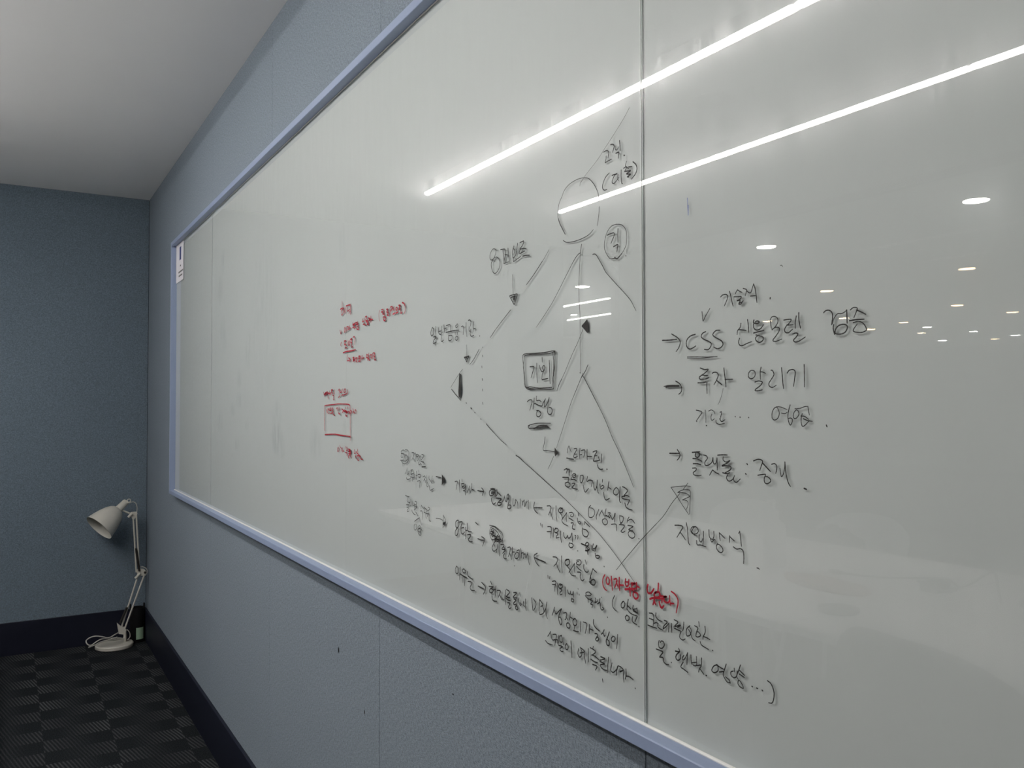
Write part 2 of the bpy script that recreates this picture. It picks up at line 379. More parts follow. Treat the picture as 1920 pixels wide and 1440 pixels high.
# white silicone bead along the foot and the head of the glass
MAT['bead'] = plain('white_silicone_bead', (.80, .80, .76), .35, spec=.5)
wpart(B().tube([(XI-.0004, YR+.021, ZB+.0190), (XI-.0004, YL-.021, ZB+.0190)], .0022, 8).done('bead', 'bead', wbd, True))
wpart(B().tube([(XI-.0002, YR+.021, ZT-FW-.0012), (XI-.0002, YL-.021, ZT-FW-.0012)], .0013, 8).done('bead', 'bead', wbd, True))
INK = [
  ('handwriting','k','black handwritten word above a word in brackets, right of the big circle',
   "16 8864 16379 8814 16384 8768 16369 8757 16340 8769 16282;15 8811 16314 8815 16271 8832 16230 8786 16238 8694 16242;18 8713 16438 8671 16431 8640 16408 8646 16376 8672 16327;12 8615 16393 8616 16355 8588 16335 8553 16352 8543 16367;19 8525 16439 8519 16386 8515 16312;18 8602 16296 8567 16297 8540 16292 8544 16259 8552 16218;23 8438 16227 8424 16222"),
  ('handwriting','k','black bracketed handwritten word beside the seam, right of the big circle',
   "16 8745 16074 8824 16036 8882 15965 8890 15910 8854 15873 8796 15870;16 8686 16028 8646 16029 8577 16025 8632 16017 8675 15966 8682 15933 8647 15915 8591 15938 8543 15970;13 8560 16013 8570 15959 8550 15929;16 8494 16053 8497 15976 8484 15883 8468 15874;14 8387 16138 8405 16100 8409 16079;15 8446 16063 8385 16069 8423 16019;14 8385 16061 8339 16032;18 8345 16055 8279 16045;20 8426 16019 8359 16008 8306 15999 8359 15986 8386 15976 8306 15953 8373 15939 8340 15927;18 8259 16101 8200 16049 8181 15994 8208 15938 8287 15889"),
  ('drawn_line','g','faint straight stroke rising from the top of the big circle',
   "7 8322 16806 8434 16705 8656 16544 8842 16419 9004 16310 9300 16157;9 9308 16145 9355 16114 9387 16094 9407 16053"),
  ('drawn_circle','k','large open circle drawn across the lower light reflection',
   "11 9849 15991 9917 15910 9940 15819 9944 15734 9927 15678;18 9935 15704 9902 15635 9835 15543 9764 15450;10 9849 15991 9774 16079 9658 16133 9497 16156 9370 16153 9301 16143;12 9301 16143 9201 16108 9096 16019 9014 15911 8978 15823 8979 15765;12 8967 15678 8972 15590 8988 15513 9013 15431;13 9811 15370 9729 15331 9598 15315 9439 15314 9283 15329 9176 15355 9100 15396"),
  ('drawn_circle','k','small circle around two handwritten letters',
   "11 8603 15377 8708 15368 8801 15302 8849 15197 8852 15101 8810 15024 8746 14957 8697 14944;11 8603 15377 8500 15352 8419 15286 8393 15205 8400 15087 8441 15026 8489 14982;19 8641 14954 8606 14932 8572 14935 8489 14982;15 8704 14945 8641 14939"),
  ('handwriting','k','black handwritten letters inside the small circle',
   "17 8794 15268 8723 15275 8652 15272 8653 15229 8681 15194 8716 15147;18 8566 15311 8572 15236 8567 15136;19 8661 15096 8612 15105 8573 15107 8584 15066 8592 15017;16 8411 14941 8406 14934"),
  ('handwriting','k','black figure eight and slanting handwritten word, upper left of the diagram',
   "14 11736 15548 11779 15569 11844 15565 11910 15505 11922 15442 11878 15403 11790 15422 11736 15489 11725 15541 11746 15561;15 11790 15395 11856 15378 11878 15316 11845 15225 11780 15173 11704 15178 11619 15236 11597 15318 11639 15388 11704 15425 11768 15424 11812 15409 11856 15394;19 11575 15522 11502 15518 11439 15511;18 11502 15500 11491 15419 11496 15340;18 11433 15505 11418 15418 11439 15369 11446 15301;16 11418 15429 11481 15296 11388 15293 11326 15291;20 11342 15506 11326 15404 11306 15276;19 11439 15422 11346 15402;19 11163 15514 11204 15448 11208 15386 11184 15330 11114 15371 11094 15451;16 11173 15474 11143 15438 11164 15379;19 11054 15537 11074 15447 11084 15377;17 11184 15320 11174 15277 11064 15297 10946 15325;20 10985 15536 10926 15541 10872 15539 10907 15482 10985 15438 10888 15433 10801 15414;20 10975 15432 10995 15373 10907 15378 10840 15385;21 10908 15317 10792 15311 10707 15300"),
  ('drawn_arrow','k','short downward arrow under the figure eight word',
   "14 11205 15074 11201 14970 11190 14766;20 11297 14753 11206 14758 11066 14755 11106 14690 11157 14608 11227 14672 11297 14747;25 11247 14726 11126 14733 11186 14688 11146 14694 11166 14645;22 11186 14735 11156 14654"),
  ('drawn_line','k',"short slanted stroke below the figure eight word's right side",
   "9 10179 15299 10223 15258 10367 15143;16 10358 15156 10494 15058 10643 14959 10804 14864"),
  ('drawn_line','k','slanted stroke continuing down to the left column',
   "14 11268 14531 11349 14487 11558 14369 11767 14247;14 11767 14247 11914 14145"),
  ('drawn_line','k','vertical line hanging below the big circle',
   "15 9369 15243 9390 15169 9401 15097;11 9401 15106 9418 14962 9430 14799 9436 14562 9426 14396 9414 14285 9408 14011;10 9408 14011 9410 13829 9403 13692 9409 13492"),
  ('drawn_line','k','long slanted line from circle down to the left',
   "14 9401 15132 9456 15115 9536 15063 9649 14958;11 9649 14958 9798 14810 9916 14692 10105 14513 10317 14350 10526 14201"),
  ('drawn_line','k','curved line from circle down to the seam',
   "13 9115 15064 9080 15066 9036 15045 8970 14969 8897 14879 8840 14800 8798 14760;10 8812 14770 8685 14667 8561 14565 8399 14435 8307 14349 8216 14223"),
  ('drawn_line','k','long rising line that ends in a black arrowhead, right of the boxed word',
   "10 9346 14079 9464 13914 9576 13783 9674 13659 9781 13514 9890 13386;15 9856 13423 9924 13349 9984 13251"),
  ('drawn_arrowhead','k','solid black triangular arrowhead pointing up beside the vertical line',
   "0 9245 14211 9227 14151 9218 14051 9231 14020 9254 14027 9381 14127"),
  ('handwriting','k','black handwritten line of six syllables above a small downward arrow',
   "21 14092 14481 14149 14418 14149 14356 14106 14331 14035 14373 14035 14452 14092 14485;19 13943 14494 13951 14415 13931 14328;22 14035 14305 13923 14297 14021 14249 14049 14190 13909 14205;19 13820 14460 13826 14381 13784 14336 13716 14337 13702 14408 13694 14480;17 13812 14392 13702 14390;20 13607 14496 13586 14423 13575 14350;17 13594 14418 13513 14429;19 13716 14271 13721 14217 13683 14202 13621 14222;18 13513 14471 13394 14479 13355 14464 13342 14415 13342 14362;20 13527 14353 13342 14356 13160 14357 13021 14353;17 13420 14291 13434 14221 13394 14195 13303 14206 13277 14257 13316 14284 13420 14282;17 13097 14454 13148 14435 13135 14411 13084 14412 13064 14451 13097 14471;17 13160 14325 13155 14284;17 13084 14323 13084 14279;17 13135 14247 13161 14203 13109 14182 13064 14202 13071 14243 13135 14253;18 12933 14406 12871 14412 12846 14376 12864 14263;19 12755 14460 12748 14345 12724 14218;19 12675 14493 12615 14493 12579 14456 12591 14389;16 12639 14382 12651 14326 12627 14302 12579 14332;17 12472 14453 12484 14392 12496 14292;17 12496 14331 12413 14336;19 12591 14299 12603 14255 12567 14213 12472 14223;21 12272 14200 12262 14195"),
  ('drawn_arrow','k','tiny downward arrow under the six syllable line',
   "14 12736 14077 12731 13980 12729 13889;23 12822 13871 12736 13878 12651 13883 12688 13853 12732 13793 12773 13834 12822 13871;19 12785 13869 12712 13854"),
  ('drawn_line','k','short slanted stroke right of the tiny arrow',
   "16 12291 13977 12402 13884 12496 13810 12620 13739"),
  ('drawn_triangle','k','narrow triangle with thick filled right side, left end of the diagram',
   "11 12884 13668 12984 13614 13161 13492 13337 13367;17 13303 13331 13186 13260 13059 13194 12954 13132;0 13009 13597 12946 13595 12959 13464 12934 13348 12946 13256 12984 13182 13029 13188 13047 13281 13029 13396 13019 13511"),
  ('dotted_line','k','vertical row of dots right of the triangle',
   "17 12171 14008 12158 14000;18 12176 13872 12163 13843;16 12199 13697 12190 13666;20 12186 13488 12177 13459;17 12177 13314 12168 13283;18 12173 13097 12160 13062;20 12757 13093 12737 13084;24 12581 13007 12545 12987"),
  ('dotted_line','k',"row of dots falling from the triangle's lower corner",
   "23 12588 13005 12550 12987;17 12451 12932 12427 12920;18 12242 12827 12224 12814"),
  ('drawn_line','k','falling diagonal stroke, first of the lower left diagonal',
   "17 12050 12748 11928 12677 11776 12600;11 11776 12600 11606 12510 11397 12429"),
  ('drawn_line','k','long falling diagonal crossing the writing down to the seam',
   "19 11116 12282 10998 12247 10882 12193;13 10882 12193 10656 12102 10383 11988 10017 11835;9 10017 11835 9784 11735 9511 11606 9264 11485 9011 11361 8727 11184 8508 11031 8375 10928 8220 10815"),
  ('drawn_line','g','short tick on the long falling diagonal',
   "10 9475 11592 9472 11537"),
  ('drawn_arrow','k','hooked arrow with filled head beside the three syllable line',
   "14 10296 12591 10318 12495 10345 12398 10221 12393 10048 12387;0 10044 12449 9980 12395 9963 12377 9994 12347 10035 12318 10052 12373"),
  ('drawn_line','k','long thin line falling left from the crossed strokes',
   "10 9350 13481 9452 13338 9556 13194 9645 13065 9760 12861 9878 12653 9997 12446;10 10074 12319 10135 12235 10219 12130"),
  ('drawn_line','k','right leg of the crossed strokes falling to the seam',
   "14 9358 13454 9296 13389 9146 13211 8999 13037;11 8999 13037 8855 12855 8715 12642 8578 12468 8444 12280 8281 12029"),
  ('drawn_line','k','short thick stroke at the crossing right of the boxed word',
   "16 9234 13589 9257 13559 9288 13515 9358 13449;12 9358 13449 9405 13401 9516 13248 9629 13093;17 9417 13492 9410 13485"),
  ('drawn_box','k','double drawn box around two handwritten syllables',
   "17 10914 13761 10904 13806 10837 13823 10611 13819 10284 13817 10057 13824 10032 13770 10050 13580 10068 13428 10069 13305 10112 13281 10466 13288 10725 13287 10810 13309 10858 13360 10877 13512 10895 13664 10914 13761;14 10866 13774 10856 13798 10648 13808 10373 13798 10179 13797 10066 13810 10023 13817 10041 13675 10041 13561 10094 13429 10103 13315 10129 13306 10430 13302 10595 13315 10706 13327 10801 13319 10839 13370 10867 13532 10895 13634 10866 13774;17 10810 13319 10706 13302 10576 13285;18 10057 13829 10040 13799;17 10083 13792 10067 13658 10076 13486"),
  ('handwriting','k','two black handwritten syllables inside the double box',
   "19 10705 13624 10612 13624 10593 13607 10631 13534 10674 13457;19 10516 13668 10516 13549 10497 13383;19 10370 13747 10360 13678;18 10443 13633 10420 13585 10375 13539 10321 13552 10299 13595 10312 13625 10347 13619 10357 13592 10330 13552 10366 13495 10379 13437;20 10375 13422 10304 13427 10216 13437;20 10179 13696 10171 13566 10160 13359"),
  ('handwriting','k','black handwritten three syllables under the double box',
   "18 10783 13103 10722 13128 10660 13127 10651 13087 10680 13038 10712 12973;18 10586 13156 10599 13077 10618 12993;17 10599 13067 10550 13077;16 10522 13185 10531 13136 10513 13116 10449 13121 10395 13101;18 10550 13072 10468 13048 10377 13038 10341 13086 10288 13134;16 10279 13144 10315 13086 10306 13023 10235 13076 10182 13163 10209 13086 10218 13018;18 10218 13018 10227 12951 10192 12918 10131 12923 10105 12971 10131 13009 10183 13018;19 10523 12969 10468 12969 10414 12945 10410 12911 10459 12881 10514 12890 10526 12930 10495 12964"),
  ('underline','k','doubled scribbled underline beneath the three syllables',
   "15 10766 12738 10690 12759 10469 12785 10149 12789;17 10756 12718 10719 12704 10597 12712 10506 12724;21 10616 12707 10561 12713 10469 12744 10343 12756 10237 12749 10202 12730;13 10718 12744 10756 12723 10728 12704;19 10597 12702 10469 12724 10343 12737 10219 12735;10 10542 12708 10379 12709 10202 12725"),
  ('handwriting','k','black handwritten line of four syllables, right of the hooked arrow',
   "13 9734 12383 9722 12434 9689 12482 9665 12442 9633 12402;19 9747 12313 9666 12306 9578 12305;15 9569 12449 9505 12455 9529 12406 9561 12379 9506 12380;16 9561 12377 9577 12340 9546 12328 9482 12349;17 9427 12461 9435 12393 9431 12316;15 9427 12373 9380 12379;16 9396 12431 9349 12442 9311 12439 9319 12389 9342 12343;17 9260 12450 9261 12383 9258 12312;17 9258 12361 9152 12362;17 9129 12425 9077 12441 9040 12442 9062 12410 9092 12378 9040 12383;19 9092 12378 9107 12329 9115 12306 9048 12310 8975 12327;15 9004 12369 8989 12322;17 8933 12408 8938 12346 8949 12289;19 9031 12262 9012 12224 8968 12205 8910 12213;21 8829 12216 8817 12215"),
  ('handwriting','k','black handwritten line of seven syllables between diagonal and seam',
   "18 9811 12142 9745 12166 9732 12147 9757 12099;18 9745 12155 9683 12159 9675 12123 9684 12067;20 9848 12037 9700 12045;19 9700 12045 9708 12000 9713 11982;19 9782 11962 9717 11977 9668 11957 9677 11920 9733 11911 9782 11934 9782 11962;16 9523 12101 9571 12107 9611 12081 9595 12055 9547 12058 9531 12087 9571 12084 9579 12065;16 9627 12052 9636 12024 9571 12027 9508 12015;18 9612 11971 9548 11976 9572 11947 9612 11916 9556 11902 9485 11901;18 9421 12085 9426 12031 9402 11992 9367 12026 9344 12073 9367 12098 9421 12090;18 9256 12088 9268 12025 9199 12048 9139 12043;16 9229 12045 9147 12038 9155 11998 9167 11961;17 9352 11964 9330 11903 9299 11879 9230 11934;16 9117 12018 9110 11957 9081 11924 9043 11989 9035 12064 9043 11971 9022 11903 9004 11889;15 8919 12077 8926 12038;16 8977 12012 8970 11969 8941 11949 8891 11980 8919 11999 8956 11979;18 8783 12057 8798 12009 8808 11943;15 8805 11991 8734 11962;18 8898 11909 8884 11854 8849 11814 8771 11843;16 8637 11992 8679 11958 8686 11915 8638 11898 8589 11924 8582 11967 8623 11993 8651 11982;18 8552 12007 8562 11909 8563 11833 8542 11811;17 8500 12016 8446 12003 8400 11974 8447 11928 8474 11900 8420 11913 8367 11902;17 8461 11897 8515 11888 8501 11868 8447 11861 8354 11861;17 8361 11861 8381 11825 8408 11793;18 8454 11814 8435 11770 8382 11746 8309 11740"),
  ('handwriting','k','black handwritten line of five syllables ending at the seam',
   "14 9183 11708 9217 11688 9231 11660 9234 11606 9229 11560 9195 11547 9139 11563 9100 11607 9105 11653 9149 11675 9217 11678;13 9003 11677 9033 11628 9059 11586 9056 11540;14 8929 11675 8973 11628 8995 11589;13 8934 11658 8908 11628 8886 11605;15 8848 11700 8864 11646 8876 11573;13 8865 11607 8822 11618;15 8897 11564 8930 11541 8919 11510 8876 11489 8828 11508 8817 11541 8849 11567 8892 11565;14 8806 11652 8758 11658 8779 11629 8801 11605 8769 11598;15 8843 11609 8790 11602 8769 11592 8753 11626 8727 11590 8706 11580 8674 11628 8664 11661;15 8653 11662 8664 11610 8670 11546;15 8738 11512 8670 11525 8634 11521 8629 11487 8624 11443;14 8561 11647 8561 11590 8541 11548 8500 11578 8490 11630 8520 11642 8561 11641;13 8531 11562 8551 11534;15 8572 11529 8501 11534 8465 11526 8491 11491 8537 11448 8501 11439 8456 11458;13 8374 11646 8404 11608 8415 11566;14 8410 11589 8350 11621 8301 11614 8262 11581;15 8400 11540 8341 11541 8296 11537 8351 11508 8381 11486 8302 11490;14 8361 11476 8391 11447 8381 11411 8332 11390 8278 11403 8263 11439 8292 11472 8351 11474;16 8186 11403 8180 11401"),
  ('handwriting','k','black handwritten three syllables above the topmost arrow line',
   "14 6761 14232 6731 14250 6681 14252 6656 14228 6667 14189 6707 14127;15 6626 14278 6607 14218 6588 14151 6576 14113;12 6509 14283 6529 14263 6542 14240;14 6509 14279 6471 14257 6443 14244;15 6561 14212 6505 14206 6458 14202 6477 14175 6520 14166 6472 14161 6492 14134 6449 14144 6430 14156;12 6497 14127 6468 14121 6430 14156;13 6428 14287 6381 14267 6386 14243 6401 14206;13 6381 14257 6349 14232 6321 14232 6297 14282 6283 14315;15 6283 14315 6260 14257 6248 14185 6239 14116;14 6326 14193 6284 14191 6261 14190;18 6059 14147 6061 14133"),
  ('check_mark','k','small check mark above the Latin letters',
   "13 7053 14099 7043 14041 7035 13992 7001 14038 6926 14124"),
  ('handwriting','k','arrow and three Latin capitals with underline, right panel',
   "18 7724 13820 7603 13815 7473 13815;16 7561 13884 7475 13843 7424 13804 7413 13772 7436 13720 7485 13672;17 7163 13851 7240 13838 7295 13803 7312 13758 7296 13711 7252 13689 7197 13701 7156 13719;16 6997 13869 7045 13854 7067 13818 7024 13785 6951 13757 6910 13729 6926 13689 6963 13665 7020 13672;16 6775 13867 6836 13868 6883 13834 6868 13807 6807 13777 6747 13744 6732 13707 6767 13676 6818 13668 6869 13687;11 7297 13600 7155 13595 6984 13584 6819 13581;8 7297 13588 7048 13576 6881 13579"),
  ('handwriting','k','four black syllables beside the Latin capitals',
   "14 6466 13918 6476 13876 6514 13843 6522 13801;15 6500 13853 6443 13845 6391 13835;15 6371 13948 6362 13888 6356 13813;14 6487 13759 6501 13721 6487 13688 6449 13678 6388 13696 6318 13712;18 6283 13937 6288 13910 6265 13901 6228 13898 6210 13910 6237 13923 6265 13915;15 6288 13896 6284 13853 6247 13829 6193 13839 6152 13877;16 6289 13801 6220 13810 6148 13818;15 6257 13778 6203 13764 6158 13746 6167 13713 6212 13698 6253 13718 6262 13750 6239 13763;14 6058 13904 6054 13862 6048 13829;13 6062 13918 6040 13947 5996 13946 5966 13923 5966 13882 5997 13844 6041 13813;13 6041 13820 5989 13837 5946 13826 5950 13793 5990 13748 6030 13707 5991 13694 5913 13712"),
  ('handwriting','k','last syllable of the four beside the Latin capitals',
   "14 5885 13902 5834 13903 5792 13897 5826 13857 5847 13849 5801 13845 5768 13845;14 5847 13849 5877 13807 5865 13776 5827 13770 5798 13788 5777 13800;14 5729 13928 5743 13863 5743 13807;15 5698 13958 5697 13886 5679 13804;15 5773 13753 5736 13760 5711 13748 5736 13717 5766 13692 5745 13671 5696 13678 5622 13712"),
  ('handwriting','k','two bold black syllables at the upper right, apart from the others',
   "14 5403 13930 5376 13947 5337 13946 5307 13921 5301 13876 5309 13826 5313 13806;11 5305 13813 5286 13862 5248 13903 5203 13902 5166 13914 5144 13930;15 5143 13930 5141 13874 5140 13806;15 5290 13806 5294 13768 5280 13713;15 5280 13713 5268 13760 5234 13792 5183 13800 5146 13788 5139 13762 5162 13726 5206 13711 5258 13715 5280 13729;12 5104 13927 5072 13945 5036 13941 5029 13925 5044 13896 5066 13852;14 5036 13920 4987 13897 4940 13871;15 5113 13828 5045 13831 4957 13828;12 5074 13806 5017 13814 4968 13791 4937 13746 4941 13722 4990 13710 5053 13718 5075 13735 5053 13767 5031 13790"),
  ('handwriting','k','bold arrow and two syllables starting the second arrow line',
   "12 7703 13269 7608 13281 7435 13277;23 7667 13262 7608 13269 7527 13271 7435 13268;16 7498 13329 7435 13300 7401 13261 7396 13222 7413 13192 7448 13173;15 7086 13465 7018 13446 6960 13445 7007 13410 7061 13385;16 7061 13385 7008 13380 6966 13377;16 7061 13385 7103 13360 7082 13337 7008 13339 6950 13352;16 7126 13299 7051 13297 6998 13305;16 6982 13305 6983 13245 6981 13177;15 6898 13399 6872 13409 6826 13404 6806 13374 6832 13323 6872 13273;16 6827 13316 6792 13293 6752 13270;16 6720 13451 6711 13378 6697 13305 6692 13243;15 6706 13326 6642 13324 6588 13325;6 6732 13233 6758 13153 6784 13095 6815 13052"),
  ('handwriting','k','three black syllables at the end of the second arrow line',
   "13 6340 13405 6363 13381 6366 13346 6336 13324 6294 13333 6271 13364 6280 13399 6317 13411 6345 13405;14 6190 13439 6203 13389 6201 13313;13 6207 13390 6171 13388 6131 13374;14 6277 13287 6226 13297 6177 13285 6200 13251 6268 13211 6269 13197 6228 13196 6178 13204;13 6060 13403 6038 13397 6021 13356 6056 13309 6088 13269 6079 13238 6040 13227 5992 13247;14 5921 13423 5913 13346 5906 13265 5898 13212;14 5849 13367 5824 13393 5774 13398 5749 13374 5758 13308 5771 13232;13 5639 13443 5637 13337 5638 13223"),
  ('handwriting','k','two boxy syllables and a full stop after the row of dots',
   "12 5995 13027 6025 13010 6050 12962 6048 12914 6018 12894 5974 12915 5956 12963 5973 13010 5995 13027;10 5990 13029 5930 13025 5854 13000;10 5931 12966 5888 12960 5854 12973;12 5817 13047 5837 12990 5846 12937 5839 12884 5818 12847 5797 12871 5792 12904 5817 12917 5838 12910;11 5741 12997 5766 12977 5779 12937 5763 12911 5730 12925 5709 12958 5721 12991 5746 13000;10 5758 13010 5696 13014 5639 13030 5599 13033;11 5599 13033 5592 12991 5583 12949;12 5668 12961 5681 12925 5682 12873 5666 12837 5633 12851 5593 12887;11 5685 12938 5640 12935 5593 12907;12 5657 12912 5601 12894 5549 12888;15 5386 12856 5377 12837"),
  ('handwriting','k','two thin syllables and a row of dots under the second arrow line',
   "13 7156 12990 7107 12983 7065 12966 7108 12917 7157 12867;10 7012 12992 7002 12925 7003 12851;16 6998 12820 6988 12817;10 6960 12981 6918 12993 6877 12978 6862 12949;11 6908 12948 6924 12911 6909 12878 6868 12897;12 6785 12968 6760 12971 6771 12928 6781 12898;13 6791 12898 6761 12866 6711 12888;13 6847 12879 6843 12853 6797 12836 6717 12847;14 6559 12926 6557 12919;18 6490 12918 6486 12915;16 6369 12916 6365 12913;15 7150 12863 7147 12857"),
  ('handwriting','k','arrow and three stacked syllables starting the third arrow line',
   "17 7610 12481 7546 12483 7449 12487;16 7477 12531 7443 12495 7430 12465 7449 12433 7480 12407;18 7226 12509 7166 12515 7102 12521;18 7166 12509 7177 12470 7135 12457 7102 12497 7145 12510;18 7216 12440 7145 12438 7071 12416;17 7211 12382 7146 12385 7087 12376;15 7222 12330 7168 12334 7168 12309 7212 12279 7191 12254 7126 12251 7083 12260;14 7044 12488 6996 12479 6986 12450 7023 12411 7019 12378 6977 12377 6924 12406 6903 12440 6898 12470 6893 12411 6868 12398 6847 12421 6837 12466;16 6837 12466 6832 12400 6831 12334;14 6905 12330 6936 12291 6952 12269;15 6905 12330 6854 12304 6808 12291;16 6826 12497 6750 12505 6681 12506;13 6741 12485 6741 12449 6701 12429 6652 12446;17 6642 12447 6692 12415 6752 12390 6757 12383 6692 12390 6633 12383 6633 12354 6673 12330 6713 12313;15 6753 12310 6693 12304 6644 12318;14 6678 12294 6694 12257 6664 12226 6615 12241 6586 12272 6576 12294;14 6590 12271 6586 12236 6548 12221 6494 12261;15 6398 12429 6389 12419;16 6418 12322 6409 12316"),
  ('handwriting','k','two black syllables and a dot ending the third arrow line',
   "15 6305 12464 6254 12481 6205 12481 6182 12462 6201 12416 6221 12370;16 6182 12448 6129 12407 6079 12368;14 6249 12318 6202 12327 6148 12336;14 6144 12331 6162 12288 6154 12248 6118 12241 6078 12267 6087 12294 6122 12312 6144 12310;14 6063 12442 6023 12451 5996 12429 5998 12388 6009 12354;12 5955 12408 5947 12358 5934 12325 5908 12361 5895 12415 5890 12475;14 5890 12475 5883 12389 5867 12317 5846 12265 5822 12235;19 5654 12231 5626 12224"),
  ('drawn_arrow','k','tall scribbled arrowhead above the four wide syllables',
   "9 7591 12082 7458 12104 7335 12120 7252 12121;10 7591 12082 7505 12004 7393 11891 7288 11795;11 7277 11804 7270 11919 7264 12025 7269 12071 7302 12079 7346 12075;9 7301 12155 7346 12110 7380 12076;11 7476 12033 7391 12068 7324 12077 7269 12074;11 7476 12033 7391 12037 7313 12029 7275 12009;10 7275 12002 7336 11977 7398 11952;10 7398 11952 7336 11954 7303 11938 7304 11900 7338 11836;9 7436 12025 7505 11965 7587 11887 7717 11740 7863 11617;10 7863 11617 8011 11498 8164 11372 8373 11186 8508 11065 8638 10943"),
  ('handwriting','k','four wide black syllables and a dot, right of the seam',
   "15 7529 11646 7463 11653 7390 11646 7430 11588 7493 11510;14 7441 11579 7396 11546 7347 11499;15 7333 11700 7317 11640 7307 11550 7297 11475 7273 11452;14 7180 11672 7235 11661 7257 11625 7236 11590 7176 11590 7138 11625 7154 11660 7186 11671 7219 11652 7235 11620;12 7252 11618 7208 11578 7155 11570;13 7122 11589 7123 11529 7091 11511 7070 11551;14 7056 11635 7057 11568 7065 11485;15 7166 11516 7156 11472 7102 11476 7018 11468;14 6969 11664 6964 11595 6944 11568;14 6894 11656 6892 11605 6913 11565 6944 11568 6924 11534 6892 11568 6872 11563;13 6810 11653 6806 11609 6796 11566;13 6800 11646 6760 11622 6726 11601;14 6837 11528 6858 11492 6833 11452 6787 11437 6757 11463 6772 11497 6812 11521 6842 11524;13 6653 11639 6657 11607 6660 11565;13 6651 11629 6618 11608 6584 11592;14 6510 11704 6497 11642 6486 11549;11 6525 11681 6511 11700;14 6604 11528 6556 11510 6498 11522 6461 11500 6452 11438 6457 11370;13 6272 11356 6250 11355 6239 11347"),
  ('handwriting','k','scribbled out word and three small syllables, top left of the flow chart',
   "14 15520 12141 15430 12172 15349 12162;16 15520 12102 15430 12100 15348 12097;13 15520 12148 15512 12083 15520 12029 15413 12035;16 15561 11965 15479 11969 15397 11977;16 15316 12086 15364 12024 15364 11966 15283 11964 15219 12012 15235 12070 15300 12093;11 15332 12179 15220 12184 15148 12146 15140 12068 15171 11989 15235 11934 15348 11908 15462 11921 15528 11957;11 15267 12075 15300 12021 15267 11971 15187 12014 15203 12065;13 15446 11922 15437 11850;12 15219 11961 15171 11912;9 15156 12113 15124 12056 15171 11976;17 15006 12139 14920 12145 14897 12125 14951 12052 15005 11995;15 14935 12047 14904 12010 14873 11974;14 14827 12148 14835 12065 14824 11973;15 14751 12126 14797 12105 14781 12080 14720 12083 14698 12110 14736 12124;14 14797 12073 14766 12037 14751 11993;12 14735 12000 14675 12048 14615 12101 14622 12051 14637 11993;15 14697 11977 14690 11940 14660 11926 14592 11958;15 14555 12126 14495 12126 14451 12103 14510 12063 14570 12022;15 14577 11996 14510 11988 14480 12002 14495 11964;13 14466 11984 14443 11967 14458 11935;22 14547 11893 14465 11902 14370 11910"),
  ('handwriting','k','small black six syllable row left of the first filled arrow',
   "11 15227 11834 15234 11804 15274 11749 15331 11707;12 15226 11798 15210 11702 15139 11746 15123 11792;14 15139 11778 15146 11681;16 15250 11647 15242 11615 15170 11614 15059 11639;15 15060 11796 14966 11815 15028 11772 15044 11726 14950 11746 14888 11756;14 15028 11715 14981 11708;15 15075 11666 14965 11674 14872 11681;14 14965 11661 14965 11591;12 14911 11665 14919 11620;12 14873 11732 14873 11694 14842 11664;14 14796 11794 14781 11732 14796 11636;12 14811 11717 14735 11719;12 14682 11827 14677 11786;14 14720 11742 14629 11749 14599 11726 14621 11693 14667 11683 14682 11720;15 14750 11609 14629 11628 14636 11578 14651 11496;13 14487 11708 14421 11732 14392 11709 14435 11662 14465 11635;13 14421 11676 14391 11641 14384 11604;13 14326 11751 14333 11689 14311 11641;13 14333 11627 14326 11566 14297 11540 14268 11576 14304 11635;12 14225 11746 14232 11696 14174 11664 14117 11631;13 14089 11755 14110 11674 14110 11607;15 14110 11662 14039 11668;15 14210 11569 14188 11491 14117 11503 14025 11532"),
  ('drawn_arrow','k','filled arrow pointing from the small row to the four syllable word, upper row',
   "19 13934 11757 13837 11755 13714 11752;0 13694 11816 13660 11795 13579 11744 13563 11716 13606 11671 13674 11630 13698 11610 13690 11712"),
  ('handwriting','k','cramped black words left of the second filled arrow',
   "17 15305 11292 15217 11281 15121 11280;14 15185 11258 15225 11202 15209 11178 15121 11167 15074 11184;12 15074 11229 15090 11170 15121 11141;17 15264 11114 15121 11125;14 15240 11068 15168 11069 15184 11038 15224 11008 15208 10981 15136 11005;14 15042 11236 15027 11189 15042 11123 15066 11108;14 14980 11213 14964 11157 14956 11126;12 14956 11126 14887 11139 14902 11176;15 14856 11218 14795 11218 14787 11174 14840 11150;18 14871 11115 14764 11120 14794 11148;17 14886 11063 14810 11084 14794 11117;14 14871 11166 14871 11103 14871 11033;15 15003 11038 14964 10997 14902 10972 14832 10964;15 14817 11019 14748 10976 14710 10955;13 14568 11177 14523 11144 14457 11120;12 14568 11171 14583 11107;15 14449 11152 14376 11128 14303 11111;15 14613 11060 14538 11068 14523 11032 14515 10909;12 14442 11140 14434 11067;16 14449 11059 14347 11045 14231 11045;13 14274 11170 14202 11159 14202 11134 14274 11102 14347 11082 14354 11051;13 14368 11037 14368 10987 14339 10947;12 14289 11027 14303 10982;15 14224 11046 14231 10984 14209 10925 14152 10923"),
  ('drawn_caret','k','caret and scribbled over letters under the cramped words',
   "17 14870 10836 14779 10878 14657 10930;12 14650 10928 14627 10883 14582 10826 14552 10804;13 14832 10790 14886 10758 14893 10700 14855 10670 14793 10700 14771 10759 14809 10789;14 14657 10786 14687 10751 14642 10731 14604 10761 14642 10787;15 14687 10725 14717 10684 14657 10660 14582 10695 14612 10728 14687 10713;14 14687 10663 14672 10627 14627 10601 14582 10620 14597 10655 14642 10662;11 14733 10745 14710 10654 14657 10591;10 14582 10738 14522 10696"),
  ('drawn_arrow','k','filled arrow pointing from the cramped words, lower row',
